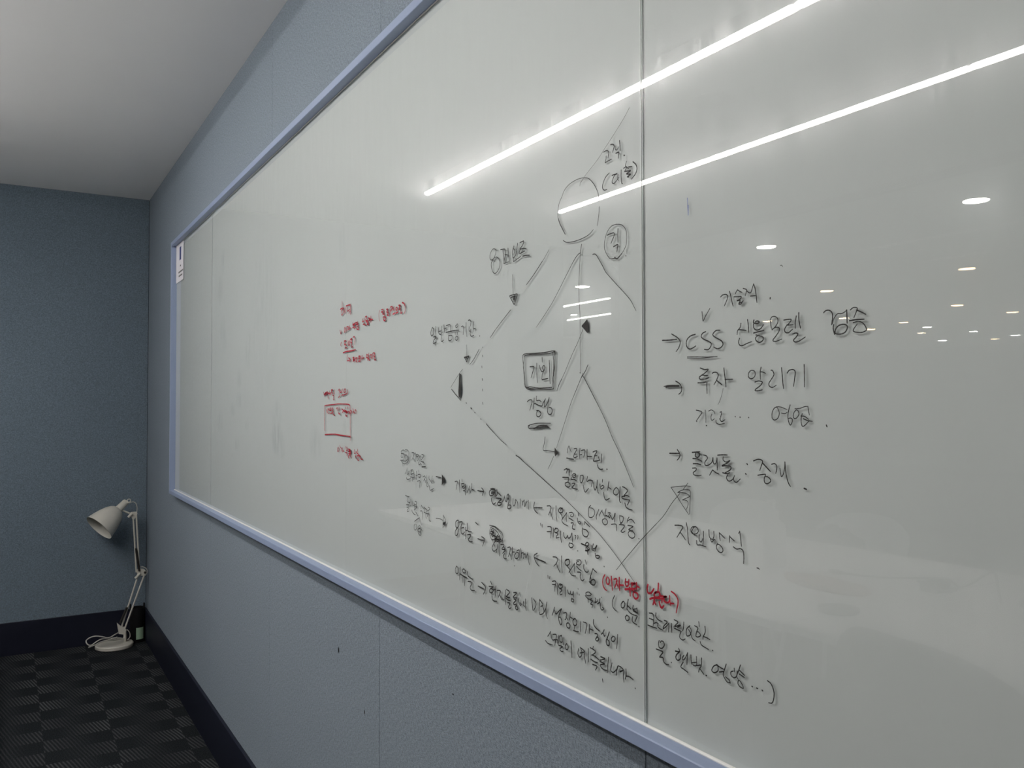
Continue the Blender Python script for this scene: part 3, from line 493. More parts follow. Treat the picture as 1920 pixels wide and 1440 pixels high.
   "13 13934 11002 13796 11012 13660 10998;11 13633 11093 13619 11053 13646 10990 13653 10930 13653 10859;13 13626 11088 13566 11035 13533 10992 13553 10948 13619 10893 13649 10860;0 13646 10961 13579 10975 13533 10995 13546 10949 13613 10917 13646 10907"),
  ('handwriting','k','short word and arrow, first of the upper flow row',
   "19 13174 11722 13085 11734 13098 11676 13131 11586;21 13005 11763 12997 11661 12990 11553;18 12910 11782 12905 11736;20 12923 11707 12836 11713 12824 11680 12898 11663 12923 11701;19 12910 11651 12836 11634 12775 11679;22 12782 11706 12775 11645 12792 11609;20 12861 11592 12775 11588 12783 11525;19 12630 11690 12666 11631 12715 11571;20 12654 11643 12606 11603 12583 11577;20 12552 11736 12552 11663 12547 11608;20 12547 11641 12464 11632;22 12348 11638 12244 11636 12131 11642;21 12210 11692 12142 11654 12165 11608 12188 11571"),
  ('handwriting','k','longer word in the middle of the upper flow row',
   "22 11800 11704 11909 11684 11953 11638 11920 11592 11822 11617 11768 11675 11800 11715 11909 11706;19 11887 11654 11779 11663;19 11887 11627 11800 11646;23 11768 11718 11761 11644 11768 11558;22 11887 11558 11866 11496 11811 11464 11747 11497;20 11703 11712 11693 11639 11736 11593;20 11682 11667 11566 11621;23 11736 11572 11629 11576 11566 11572 11630 11529 11683 11492 11651 11459 11577 11482 11566 11514 11640 11507;19 11462 11629 11493 11573 11525 11529;19 11462 11608 11442 11558 11400 11551 11390 11614;21 11349 11670 11390 11635 11359 11586 11329 11641 11349 11670;21 11339 11660 11329 11558 11360 11493 11370 11451 11319 11443 11269 11471 11289 11505 11350 11494;18 11208 11611 11208 11529 11178 11501 11138 11546 11128 11608;16 11128 11608 11069 11563 11060 11478;18 10991 11626 10991 11560 10997 11494;18 10942 11605 10914 11578 10933 11536;17 10914 11578 10875 11622 10866 11523 10818 11587 10789 11610;19 10761 11628 10756 11564 10743 11495"),
  ('drawn_arrow','k','left pointing arrow of the upper flow row',
   "18 10584 11615 10612 11539 10566 11489 10494 11461;19 10603 11532 10493 11546 10376 11555"),
  ('handwriting','k','four syllables right of the upper left pointing arrow',
   "17 10252 11595 10173 11603 10147 11581 10173 11526 10212 11470;17 10165 11518 10130 11474 10101 11418;17 10018 11620 10019 11524 9994 11404;18 9851 11603 9917 11600 9951 11559 9918 11535 9851 11551 9851 11589 9892 11589 9909 11559;17 9918 11535 9876 11502 9851 11453;16 9752 11553 9793 11511 9868 11442 9835 11395 9721 11371;16 9752 11553 9761 11487 9753 11432;15 9687 11560 9622 11571 9583 11543 9607 11513 9655 11517 9639 11546;17 9695 11485 9639 11473 9591 11458;18 9647 11422 9591 11428 9608 11385 9608 11349 9552 11346;15 9459 11584 9456 11539;17 9496 11508 9480 11455 9433 11433 9415 11458 9465 11466;17 9317 11483 9325 11437;16 9310 11470 9256 11446 9204 11421;18 9379 11386 9380 11323 9342 11283 9273 11283 9242 11332 9287 11370 9356 11375"),
  ('handwriting','k','quoted word under the four upper syllables',
   "16 10422 11325 10413 11287;16 10383 11315 10377 11272;17 10236 11299 10175 11307 10131 11293 10149 11215 10155 11148;18 10254 11225 10149 11239;17 10088 11298 10089 11232 10093 11165;18 10012 11298 10054 11284 10055 11246 10004 11243 9961 11277 9978 11303 10037 11305;16 10020 11241 9970 11229 10004 11196 10012 11167 9936 11186;18 9899 11275 9900 11200 9883 11123;17 9828 11266 9812 11212 9771 11194 9729 11241;17 9738 11240 9713 11206 9665 11222 9632 11281;19 9624 11287 9617 11228 9606 11166;19 9681 11146 9698 11107 9658 11081 9601 11103 9609 11138 9681 11142;15 9553 11264 9529 11258 9545 11211;16 9489 11273 9478 11256 9494 11216;20 9491 11064 9486 11059"),
  ('handwriting','k','struck through syllable beside the quoted word',
   "21 9404 11171 9327 11164 9236 11146;19 9266 11208 9304 11185 9296 11159 9243 11171 9235 11199 9273 11210;16 9297 11137 9297 11092 9236 11101 9206 11141;19 9312 11090 9221 11121;16 9297 11137 9251 11126;19 9259 11080 9252 11046;17 9175 11176 9161 11130 9116 11119;19 9130 11205 9146 11150 9101 11147 9049 11199 9094 11113;19 9087 11088 9072 11037 9021 11032 8992 11063 9043 11068 9080 11054;19 8896 10948 8890 10942"),
  ('handwriting','k','round eight shape and syllables starting the lower flow row',
   "22 13060 11070 13136 11032 13149 10956 13086 10929 13023 10983 13023 11051 13073 11068;22 13086 10929 13149 10875 13162 10816 13124 10792 13061 10840 13048 10911 13086 10941;22 12998 11043 12898 11054 12936 10982 12948 10935 12936 10868 12874 10853 12813 10895;20 12923 10949 12837 10971;22 12776 10979 12764 10901 12783 10786;19 12776 10922 12715 10935;21 12715 11053 12691 10933 12560 10927;23 12703 10864 12595 10878 12619 10830 12679 10789 12619 10758 12536 10769"),
  ('drawn_dash','k','tiny slanted dash above the lower flow row',
   "21 12425 11104 12337 11076"),
  ('drawn_arrow','k','right pointing arrow in the lower flow row',
   "21 12342 10845 12223 10839 12133 10849;21 12212 10897 12115 10870 12144 10806 12178 10747"),
  ('scribble','k','dense scribbled out blot above the lower flow row',
   "14 11943 11113 11780 11116 11652 11085 11547 11035 11516 10977 11568 10907 11695 10884 11802 10886;13 11910 11074 11943 11006 11911 10924 11846 10880 11824 10851;12 11910 11085 11802 11109 11695 11079 11589 11030 11568 10970;18 11911 11020 11802 11013 11889 10970 11780 10973 11867 10941;18 11802 10960 11695 10953 11781 10910 11653 10927 11759 10891;16 11889 11055 11823 11074 11802 11045 11889 11023;14 11780 11069 11695 11037 11610 10964 11568 10917;16 11695 10974 11610 10964 11653 10916 11568 10938 11695 10890;13 11867 11047 11933 10975 11802 11024 11911 10946;12 11737 11011 11781 10920 11673 10998 11716 10908 11610 10996"),
  ('handwriting','k','long word in the middle of the lower flow row',
   "19 11878 10891 11748 10903 11802 10843 11868 10759 11803 10716 11717 10765;19 11781 10825 11802 10790;18 11728 10706 11695 10784 11685 10849;21 11631 10898 11642 10813 11622 10669;16 11526 10933 11516 10883;19 11589 10852 11506 10869 11485 10851 11548 10795;19 11506 10832 11454 10808;22 11537 10786 11444 10789 11527 10725;20 11465 10734 11506 10686 11465 10651 11408 10660;19 11372 10836 11301 10856 11291 10822 11322 10745 11352 10699;17 11311 10757 11271 10712 11245 10673;18 11231 10861 11231 10779 11241 10726;17 11221 10791 11161 10800;19 11121 10795 11161 10739 11122 10704 11053 10735 11043 10797 11111 10807;17 11092 10830 11023 10850 11014 10791 11008 10711;17 10984 10881 10965 10819 10965 10738;17 10955 10810 10907 10827 10888 10780 10907 10737;17 10898 10798 10850 10816 10831 10759 10793 10824;19 10783 10845 10765 10759 10733 10675;20 11168 10589 11162 10586"),
  ('drawn_arrow','k','left pointing arrow of the lower flow row',
   "19 10515 10877 10597 10834 10588 10786 10533 10726 10461 10697;21 10588 10801 10443 10789 10291 10779"),
  ('handwriting','k','four larger syllables right of the lower left pointing arrow',
   "18 10099 10888 10014 10894 9980 10866 10014 10809 10078 10756;18 10014 10809 9973 10750 9923 10697;18 9879 10933 9880 10830 9864 10703;19 9699 10914 9772 10898 9797 10853 9757 10822 9691 10851 9683 10898 9723 10910 9772 10884;17 9757 10822 9708 10793 9676 10771 9700 10730;15 9563 10881 9611 10827 9676 10753 9628 10706 9540 10712;15 9563 10881 9571 10806 9556 10754;16 9515 10929 9437 10946 9406 10914 9445 10877 9516 10879 9515 10906 9468 10923;16 9516 10852 9469 10823 9407 10806;18 9500 10773 9422 10777 9430 10721 9407 10681 9369 10678 9338 10706;15 9316 10964 9286 10911;18 9344 10897 9345 10844 9299 10807 9246 10820 9253 10841;17 9140 10877 9170 10819 9193 10771;18 9140 10877 9103 10857 9059 10842;20 9193 10771 9209 10715 9179 10685 9193 10780;21 9224 10691 9164 10662 9105 10672 9089 10719 9134 10737 9194 10700"),
  ('handwriting','k','quoted word under the four larger syllables',
   "16 10234 10602 10222 10557;16 10179 10597 10187 10558;19 10118 10537 10050 10554 10025 10535 10050 10464 10051 10408;18 10119 10494 10033 10505;19 9987 10527 9988 10457 9978 10374;19 9865 10535 9932 10532 9957 10490 9924 10473 9865 10498 9874 10529 9924 10515;17 9924 10469 9874 10459 9924 10413 9908 10388 9866 10405;18 9794 10516 9795 10446 9792 10387;18 9734 10485 9718 10447 9678 10441 9661 10485;18 9662 10444 9614 10444 9597 10492 9590 10412;19 9630 10395 9646 10355 9598 10347 9590 10385 9638 10380;15 9483 10550 9478 10543;14 9510 10500 9502 10469;15 9459 10482 9456 10467"),
  ('handwriting','k','two syllables and a full stop after the lower quoted word',
   "17 9180 10535 9240 10550 9301 10526 9286 10497 9210 10507 9180 10526;18 9316 10487 9271 10465 9226 10456 9165 10476;17 9256 10450 9249 10411;17 9203 10451 9151 10453 9196 10400 9151 10400 9166 10353;17 9091 10499 9076 10476 9099 10436 9047 10464 9032 10493;18 8988 10511 9011 10454 9047 10429 8989 10458 8975 10392 8946 10372 8903 10398 8938 10408;15 8952 10537 8948 10532;18 8829 10305 8821 10301"),
  ('handwriting','k','bracket and two bold syllables beside the seam under the red words',
   "16 8676 10610 8718 10538 8718 10469 8677 10435 8633 10421;18 8498 10572 8539 10531 8533 10490 8492 10494 8465 10537 8485 10571 8519 10564;19 8398 10617 8412 10556 8426 10487;18 8418 10538 8346 10507;16 8419 10488 8366 10458 8301 10447 8223 10447;18 8300 10562 8307 10511 8249 10499;18 8229 10544 8223 10483;24 8300 10496 8249 10486 8216 10485;16 8307 10511 8235 10534;18 8426 10416 8460 10380 8433 10348 8387 10366 8387 10404 8433 10411;18 8223 10443 8249 10400 8269 10367;18 8314 10419 8321 10368 8289 10347 8231 10339;18 8195 10324 8188 10322"),
  ('handwriting','r','red bracketed two words left of the seam',
   "24 8878 10843 8921 10783 8922 10705 8886 10660 8844 10644;25 8828 10821 8850 10778 8836 10734 8793 10737 8779 10782 8807 10820;25 8743 10844 8730 10765 8720 10669;25 8688 10815 8639 10832 8626 10801 8654 10745 8675 10712;24 8639 10798 8619 10760 8599 10730;26 8577 10856 8578 10776 8569 10695;26 8578 10763 8490 10776;26 8449 10861 8456 10806 8430 10773 8390 10801 8383 10869;21 8449 10824 8383 10836;34 8457 10731 8364 10752 8272 10765;26 8364 10740 8358 10666;28 8337 10827 8258 10841 8324 10805 8311 10766 8246 10786;26 8233 10854 8233 10764;26 8233 10813 8182 10806;28 8285 10734 8299 10686 8260 10652 8208 10678 8221 10725 8285 10729;21 8377 10770 8311 10741"),
  ('handwriting','k','first words of the bottom long sentence',
   "21 13111 10271 13149 10219 13149 10161 13099 10141 13048 10178 13061 10245 13111 10269;20 12973 10276 12991 10165 12998 10050;20 12838 10270 12887 10239 12862 10198 12789 10211 12784 10245 12838 10264;23 12986 10160 12862 10142 12728 10137;19 12875 10140 12875 10027;19 12813 10128 12813 9987;21 12697 10243 12680 10173 12525 10144;21 12692 10081 12573 10091 12573 10047 12609 9996 12573 9958 12455 9971;22 12339 10067 12225 10061 12134 10056;22 12213 10150 12090 10102 12101 10035 12157 9968;23 11913 10219 11869 10174;22 11968 10129 11826 10150;22 11847 10135 11935 10087 11946 10043 11869 10046 11826 10097 11891 10106;19 11826 10097 11751 10121;23 11740 10176 11751 10079 11772 9991;22 11870 9993 11859 9942 11794 9928 11708 9942;20 11697 10115 11602 10128 11613 10084 11666 10011;19 11613 10053 11571 10009 11529 9996;17 11571 10040 11488 10004 11467 10091;21 11442 10168 11436 10066 11437 9942;21 11405 10185 11314 10161 11385 10096 11426 10063;25 11426 10078 11365 10069 11304 10076;20 11426 10042 11365 10028 11284 10034;21 11375 9985 11304 9989 11345 9929 11314 9905 11264 9936;22 11193 10174 11104 10190 11163 10139 11203 10100 11085 10113;23 11184 10079 11124 10075 11194 10011 11164 9996 11105 10018;22 11105 9998 11144 9960 11105 9932 11066 9956 11095 9990;17 11010 10208 10997 10155;19 11036 10123 11046 10070 10997 10020 10968 10046 11007 10058;19 10901 10099 10910 10047 10872 10025;20 10843 10145 10853 10059 10825 9975"),
  ('handwriting','k','middle words of the bottom long sentence',
   "20 10665 10195 10656 10098 10638 10014;19 10619 10189 10555 10138 10573 10076 10619 10022;20 10454 10216 10464 10127 10473 10043;19 10445 10208 10365 10156 10428 10115;19 10455 10032 10447 10000 10357 10033 10339 10085 10374 10135;19 10259 10216 10286 10105 10278 10031 10248 9980;17 10339 10047 10295 10113;19 10061 10180 10095 10107 10126 10053;20 10074 10149 10027 10093 9942 10157 9892 10195;21 9884 10193 9934 10122 9960 10051 9935 9991 9902 9970 9877 10013 9910 10071 9951 10062;19 9834 10147 9769 10165 9761 10130 9786 10070 9802 10066;18 9777 10108 9729 10073;20 9671 10190 9680 10120 9688 10082;18 9680 10129 9616 10115;21 9721 10038 9762 10011 9746 9968 9689 9972 9680 10019 9729 10036;20 9568 10130 9608 10090 9592 10039 9537 10042 9513 10092 9552 10129 9600 10110;20 9568 10030 9577 9979;22 9593 9961 9537 9960 9474 9970;19 9424 10116 9427 10048 9431 9977;18 9365 10125 9288 10123 9289 10070 9323 9982;20 9220 10121 9221 10068 9229 10004;19 9221 10068 9139 10064;20 9130 10206 9131 10149 9079 10108 8999 10087;19 9102 10029 9050 10036 9051 10001 9088 9958 9051 9944 9014 9984 9065 9998;19 8897 10127 8927 10082 8963 10052;18 8926 10090 8898 10045 8877 10059;21 8791 10121 8827 10045 8856 9995 8842 9947 8799 9948 8792 9993 8834 10017;18 8714 10084 8750 10046 8729 10016 8680 10036 8673 10080 8721 10086;17 8617 10127 8625 10041 8639 9945"),
  ('handwriting','k','first word of the last line under the long sentence',
   "17 10165 9818 10209 9760 10244 9728;17 10174 9801 10140 9738 10114 9707 10046 9732;19 10302 9658 10236 9631 10115 9636;18 10105 9789 10020 9804 10029 9746 10055 9646;18 10080 9715 9987 9737 9987 9681;18 9953 9810 9970 9741 9962 9668;18 9886 9825 9936 9795 9928 9732 9870 9737 9870 9792 9903 9822;18 9828 9806 9832 9746 9837 9703;18 9954 9670 9862 9674 9929 9630 9896 9601 9846 9613;19 9763 9739 9796 9699 9780 9661 9739 9667 9723 9707 9755 9741;21 9658 9801 9642 9700 9635 9583"),
  ('handwriting','k','last word of the last line under the long sentence, and its dots',
   "18 9476 9740 9492 9673 9461 9632 9414 9657 9398 9715 9437 9768;17 9437 9768 9337 9739 9399 9706 9445 9690;17 9352 9744 9337 9667 9315 9584;18 9253 9795 9253 9706 9250 9619;16 9140 9853 9148 9821;18 9208 9819 9111 9808 9096 9781 9171 9731;18 9178 9730 9111 9733 9009 9707;19 9194 9669 9127 9659 9046 9661;20 9157 9612 9061 9611 9091 9555;20 8979 9758 8886 9756 8980 9714 8994 9711;19 8994 9693 8894 9685 8980 9654 8966 9623 8909 9608 8844 9616;20 8808 9793 8823 9686 8823 9592;18 8738 9738 8760 9643 8711 9626 8642 9683 8614 9732 8559 9738;18 8614 9724 8642 9658 8645 9606;18 8559 9738 8506 9711 8573 9667;18 8573 9676 8499 9704 8506 9635 8493 9564;19 8452 9737 8446 9677 8466 9609;19 8453 9650 8386 9660 8308 9644;19 8941 9478 8931 9438;20 8272 9552 8267 9544"),
  ('handwriting','r','bold red words right of the seam with closing bracket',
   "30 8017 10868 8030 10818 8012 10769 7956 10783 7919 10822 7906 10840;30 7824 10915 7827 10871 7834 10830;32 7882 10797 7822 10816 7798 10789 7822 10753 7883 10741 7901 10778 7870 10803;30 7981 10702 7932 10724 7847 10740 7751 10751;30 7901 10714 7908 10681 7926 10645;27 7902 10698 7878 10655;29 7786 10776 7715 10782 7679 10788 7727 10771 7715 10727 7656 10723 7621 10761;27 7762 10749 7763 10701;30 7811 10700 7793 10656 7763 10642 7728 10673;21 7626 10810 7621 10745 7604 10698;23 7610 10724 7552 10732;22 7597 10866 7539 10846 7488 10802 7483 10742 7501 10684 7513 10634"),
  ('handwriting','k','black row under the red words right of the seam',
   "17 7995 10531 7934 10536 7910 10497 7923 10395;16 7996 10467 7916 10464;17 8021 10381 7947 10377 7856 10378;17 7872 10557 7873 10513 7825 10484 7759 10478;15 7910 10425 7874 10441 7831 10443;17 7837 10441 7838 10402 7802 10386 7748 10381;17 7723 10502 7670 10493 7730 10434 7742 10399 7694 10434 7647 10483;15 7647 10483 7642 10445 7648 10382;16 7591 10495 7592 10449 7590 10391;16 7548 10547 7485 10534 7520 10495 7555 10465;17 7532 10470 7474 10498 7441 10505 7497 10470;17 7552 10450 7498 10443 7430 10439;15 7386 10555 7390 10494 7407 10448;15 7430 10439 7453 10395 7453 10361 7408 10345 7364 10367;15 7285 10536 7335 10491 7346 10435 7330 10409 7280 10435 7263 10492 7296 10522;14 7307 10489 7275 10452 7243 10399 7199 10385;13 7141 10612 7131 10559;15 7208 10553 7155 10539 7177 10489 7188 10442 7156 10438 7113 10466 7145 10496 7177 10489;15 7043 10582 7039 10520 7071 10461 7076 10430;15 7060 10464 7018 10463 6966 10453;15 7119 10394 7093 10360 6988 10340;17 6928 10345 6920 10342"),
  ('handwriting','k','lowest black words and closing bracket right of the seam',
   "19 7815 10241 7827 10206 7816 10162 7768 10162 7726 10207 7738 10244 7779 10246 7797 10222;19 7870 10129 7804 10129 7751 10123 7781 10084 7811 10053;18 7811 10049 7751 10056 7740 10016 7699 9995 7646 10000;16 7605 10039 7598 10037;17 7477 10233 7455 10204;19 7534 10188 7478 10194 7455 10204 7512 10151 7524 10110 7490 10092 7450 10121 7444 10168;15 7388 10175 7416 10137 7400 10119 7366 10150 7326 10220;17 7326 10220 7335 10150 7339 10081;17 7400 10096 7440 10032 7389 10015 7325 9998;16 7272 10208 7267 10153 7262 10105;15 7182 10212 7180 10160 7181 10115 7224 10100 7245 10113;13 7256 10125 7186 10147;15 7100 10218 7100 10143;16 7175 10113 7106 10135 7138 10082 7149 10049;16 7128 10092 7065 10046;19 7031 10042 7021 10044;16 6857 10207 6908 10179 6939 10134 6934 10114 6898 10109 6847 10144 6847 10188 6872 10203;16 6857 10200 6796 10187 6757 10183;16 6827 10135 6757 10161;15 6721 10249 6747 10185 6767 10130 6748 10092 6709 10060 6664 10062;15 6664 10062 6679 10090 6738 10109;15 6604 10234 6600 10196;15 6619 10201 6653 10182 6649 10147 6610 10133 6571 10161 6561 10220;15 6515 10292 6542 10226 6571 10161 6553 10138;16 6532 10235 6457 10199;16 6533 10193 6462 10177;15 6543 10127 6553 10089 6525 10062 6478 10058 6487 10087 6519 10119 6543 10127;18 6356 10113 6347 10112;17 6292 10114 6276 10112;19 6218 10113 6207 10109;15 6145 10230 6103 10215 6073 10176 6059 10126 6066 10064 6088 10021 6132 10010"),
  ('handwriting','r','red word at the top of the left red note',
   "23 18987 15481 18986 15397 18980 15339;33 19115 15316 18986 15329 18864 15317;29 18955 15300 19046 15257 19015 15170 18893 15221 18894 15273;26 18863 15281 18802 15202;32 18728 15355 18565 15359 18447 15352;29 18654 15322 18623 15226 18476 15253;32 18447 15362 18417 15267 18446 15209;29 18534 15166 18446 15209 18402 15123;26 18743 15320 18757 15187"),
  ('handwriting','r','red ticked second line of the left red note',
   "29 19129 14824 19072 14731 19042 14807;29 18814 14862 18844 14791 18798 14747 18753 14805 18799 14866;26 18709 14874 18693 14744;29 18649 14869 18560 14852 18619 14774;26 18590 14813 18516 14787;29 18487 14876 18487 14795;25 18501 14821 18399 14818;28 18270 14929 18269 14869 18155 14879 18170 14921;34 18270 14889 18098 14895;31 18283 14819 18126 14817 18131 14757;34 18099 14915 17986 14905 18056 14861 17930 14860;28 17958 14933 17943 14842;31 18013 14817 18013 14768 17915 14750 17901 14798 18013 14817;31 17669 14957 17655 14896 17574 14909;27 17560 14967 17547 14907;34 17627 14835 17546 14838 17465 14802;34 17493 14990 17413 14992 17440 14946 17466 14909 17333 14908;34 17439 14878 17307 14857 17386 14815 17280 14806;34 17307 14944 17202 14925 17281 14893 17202 14896;30 17164 14974 17150 14834;30 17163 14902 17047 14897"),
  ('handwriting','r','red bracketed word right end of the left red note',
   "18 16657 15054 16706 14975 16693 14879 16643 14819;26 16571 15055 16473 15055 16497 15020;34 16571 15009 16473 14999 16497 14964 16424 14948;29 16400 15011 16388 14898;34 16472 14888 16423 14818 16351 14821 16327 14875 16472 14897;32 16292 15037 16209 15029 16280 14981 16185 14962 16256 14914 16161 14905;26 16103 15041 16091 14890;31 16080 15062 15975 15060 16021 15001 16068 14979;31 15975 15042 15929 14983;28 15894 15052 15882 14970;31 15951 14904 15837 14920;31 15780 15023 15803 14989 15746 14965 15723 15008 15769 15030;34 15802 14912 15678 14923;33 15656 15055 15567 15045 15634 15008 15567 14974 15656 14965;30 15566 14939 15544 14883 15478 14904;34 15479 15094 15391 15063 15336 15004;25 15336 15004 15325 14933 15368 14867"),
  ('handwriting','r','red underlined word with question mark in the left red note',
   "26 19024 14534 19085 14486 19054 14442;34 18841 14548 18721 14550;34 18826 14542 18826 14469 18721 14473;34 18735 14464 18735 14392 18795 14385 18645 14386;29 18632 14550 18631 14447;32 18528 14532 18557 14442 18469 14447 18484 14529;32 18441 14557 18325 14569 18411 14494 18324 14478;34 18353 14460 18323 14387 18381 14381 18265 14379;31 18253 14595 18181 14605 18138 14557 18152 14427;32 18915 14280 18704 14297 18409 14296 18080 14307"),
  ('handwriting','r','red hooked arrow and lowest line of the left red note',
   "26 18629 14226 18637 14088 18466 14086;34 18540 14145 18437 14099 18466 14055;34 18263 14132 18178 14137 18249 14091 18149 14076 18263 14051;34 18107 14134 18120 14024;31 18064 14112 17980 14118 18035 14051 17979 14018;34 17896 14143 17841 14150 17813 14090 17896 14099 17841 14140;31 17758 14146 17730 14066;34 17909 14035 17785 14039;31 17677 14152 17662 14063;31 17662 14092 17554 14097;33 17408 14157 17434 14110 17354 14087 17328 14134 17395 14166;30 17276 14179 17275 14025;33 17354 14034 17302 14075 17223 14018;33 17197 14137 17120 14142 17145 14086 17093 14064;30 17055 14167 17042 14062;33 17017 14175 16940 14161 16991 14107 16915 14093;33 16940 14085 16952 14029 16864 14020"),
  ('handwriting','r','red words above the red rectangle',
   "23 20343 13386 20239 13270;33 20291 13320 20138 13375 20239 13303 20038 13398 20138 13310;34 20038 13390 19987 13349 20062 13309 19938 13356;33 19999 13284 19961 13210;30 19888 13404 19912 13332 19789 13362 19813 13306;34 19741 13426 19644 13432 19740 13378 19618 13344;30 19523 13430 19498 13326;27 19642 13304 19545 13271 19593 13200 19520 13187;29 19250 13402 19168 13440 19144 13385;24 19168 13401 19178 13299;29 19236 13237 19097 13290;29 19098 13415 19121 13361 19028 13367;24 19006 13422 18994 13351;27 18926 13436 18914 13350;29 19005 13289 18891 13303 18913 13257;29 18824 13426 18846 13365 18755 13363 18734 13425 18812 13434;31 18845 13299 18710 13317;26 18611 13415 18599 13346 18710 13309"),
  ('drawn_rectangle','r','red hand drawn rectangle under the left red note',
   "27 20229 12434 20236 12597 20247 12843 20236 13007 20211 13048 19934 13064 19591 13076 19258 13089 18911 13086 18619 13082 18486 13066 18442 13024 18429 12782 18427 12554 18403 12327 18414 12259;32 20203 12336 19976 12351 19464 12369 19065 12357 18415 12346"),
  ('handwriting','r','red words inside the red rectangle running over its right side',
   "28 20108 12958 20032 12861;30 20008 12983 20007 12878;33 19958 12959 19884 12975 19908 12927;34 19883 12870 19932 12858;34 19810 13000 19736 12944 19859 12935;32 19688 13000 19614 12960 19687 12928 19590 12912;34 19784 12863 19638 12880;34 19614 12888 19589 12848 19492 12809;30 19375 12969 19304 13000 19257 12922 19234 12977;29 19187 13016 19140 12938;34 19233 12883 19162 12852 19116 12868;34 18979 12970 18887 12931 18955 12884;34 18887 12939 18751 12901 18819 12955;29 18719 13017 18707 12963;31 18596 13017 18574 12979;34 18752 12932 18617 12910 18706 12878 18595 12887;34 18706 12848 18728 12817 18616 12810;33 18551 12918 18463 12895 18506 12849;31 18398 12941 18332 12911 18397 12865;31 18247 12979 18225 12934 18246 12874;28 18225 12912 18139 12890 18160 12867;28 18118 12950 18055 12943 18044 12868"),
  ('handwriting','r','red words below the red rectangle',
   "27 19248 12065 19294 12008 19247 11963 19189 12013 19236 12070;22 19109 12118 19107 11970;29 19062 12073 18993 12029 19015 11982;27 18925 12071 18924 11963;31 18924 11993 18844 11997;24 18722 12110 18676 12028;29 18655 12098 18588 12039 18676 12005;34 18544 12056 18412 12039 18521 12004 18368 11996;34 18434 12031 18368 11973 18477 11961;29 18732 11968 18631 11961 18642 11899;31 18521 11951 18455 11931 18542 11889 18498 11846;28 18411 11949 18367 11890 18324 11855;26 18143 12059 18153 11976 18068 11988;28 18048 12026 17963 11985 17880 11960;25 17943 12075 17943 12023;30 18005 11924 17838 11940 17756 11922;33 18089 11927 18025 11863 18089 11912;30 17900 11892 17941 11846 17858 11835;30 17817 11919 17735 11871 17633 11873"),
  ('drawn_line','b','short blue vertical mark right of the seam',
   "10 7278 15434 7267 15270;12 7263 15346 7265 15231"),
  ('drawn_line','g','tiny grey smudge marks on the right panel',
   "8 5924 14459 5907 14459 5893 14442"),
]
# ---------------------------------------------------------------- marker ink: numbers are tenths of a millimetre on the board (width, then y z y z ...)
def ribbon(bm, pts, wd, x):
    P = [Vector((0, a, b)) for a, b in pts]
    if len(P) == 1: P.append(P[0] + Vector((0, 0, .0005)))
    tot = sum((b-a).length for a, b in zip(P, P[1:]))
    Q = cr(P, 6) if len(P) > 2 else [P[0].lerp(P[1], k/4) for k in range(5)]
    D = [Q[0]]
    for q in Q[1:]:
        if (q-D[-1]).length > 2e-4: D.append(q)
    if len(D) < 2: D = [P[0], P[0] + Vector((0, 0, .0006))]
    n = len(D); L = []; R = []
    for i, p in enumerate(D):
        t = (D[min(i+1, n-1)] - D[max(i-1, 0)])
        if t.length < 1e-7: t = Vector((0, 0, 1))
        t.normalize(); s = Vector((0, -t.z, t.y))
        f = i/(n-1)
        h = wd*.44*(1.0 - .22*max(0, (f-.75)/.25) + .08*math.sin(i*1.7 + pts[0][0]*90))
        L.append(bm.verts.new((x, p.y+s.y*h, p.z+s.z*h))); R.append(bm.verts.new((x, p.y-s.y*h, p.z-s.z*h)))
    for i in range(n-1): bm.faces.new((L[i], L[i+1], R[i+1], R[i]))
    for end, a, b, sg in ((D[0], L[0], R[0], 1), (D[-1], L[-1], R[-1], -1)):
        c = Vector((0, end.y, end.z)); va = Vector((0, a.co.y, a.co.z)) - c; arc = [a]
        for k in (1, 2, 3):
            th = sg*PI*k/4; v = Vector((0, va.y*math.cos(th)-va.z*math.sin(th), va.y*math.sin(th)+va.z*math.cos(th)))
            arc.append(bm.verts.new((x, c.y+v.y, c.z+v.z)))
        arc.append(b); bm.faces.new(arc)
ino = 0
def pieces():
    for nm, colr, lab, data in INK:
        if nm == 'dotted_line':
            for st in data.split(';'): yield 'ink_dot', colr, None, st
        else: yield nm, colr, lab, data
for nm, colr, lab, data in pieces():
    bm = bmesh.new()
    for st in data.split(';'):
        q = [int(v) for v in st.split()]; wd = q[0]*1e-4
        pts = [(q[i]*1e-4, q[i+1]*1e-4) for i in range(1, len(q), 2)]
        ino += 1; x = XI - .00012 - (ino % 7)*6e-6
        if wd == 0: bm.faces.new([bm.verts.new((x, a, b)) for a, b in pts])
        else: ribbon(bm, pts, wd, x)
    me = bpy.data.meshes.new(nm); bm.to_mesh(me); bm.free()
    o = wpart(link(nm, me, 'ink_'+colr, wbd))
    if lab: o['label'] = lab

# ================================================================ NOTICE
nt = tag(empty('notice_sheet', (XI-.0006, 4.09, 1.98)), 'small white printed notice sheet taped to the upper left corner of the whiteboard', 'notice')
t_ = .0004
B().box(-t_, 0, -.095, .094, -.105, .068).done('paper', 'paper', nt)
B().box(-t_-.0003, -t_, -.034, .004, -.008, .052).done('printed_block', 'blueprint', nt)
for y, hw, z in ((-.02, .012, -.035), (-.028, .058, -.062), (-.022, .046, -.080)):
    B().box(-t_-.0003, -t_, y-hw, y+hw, z-.0035, z+.0035).done('printed_line', 'greyprint', nt)

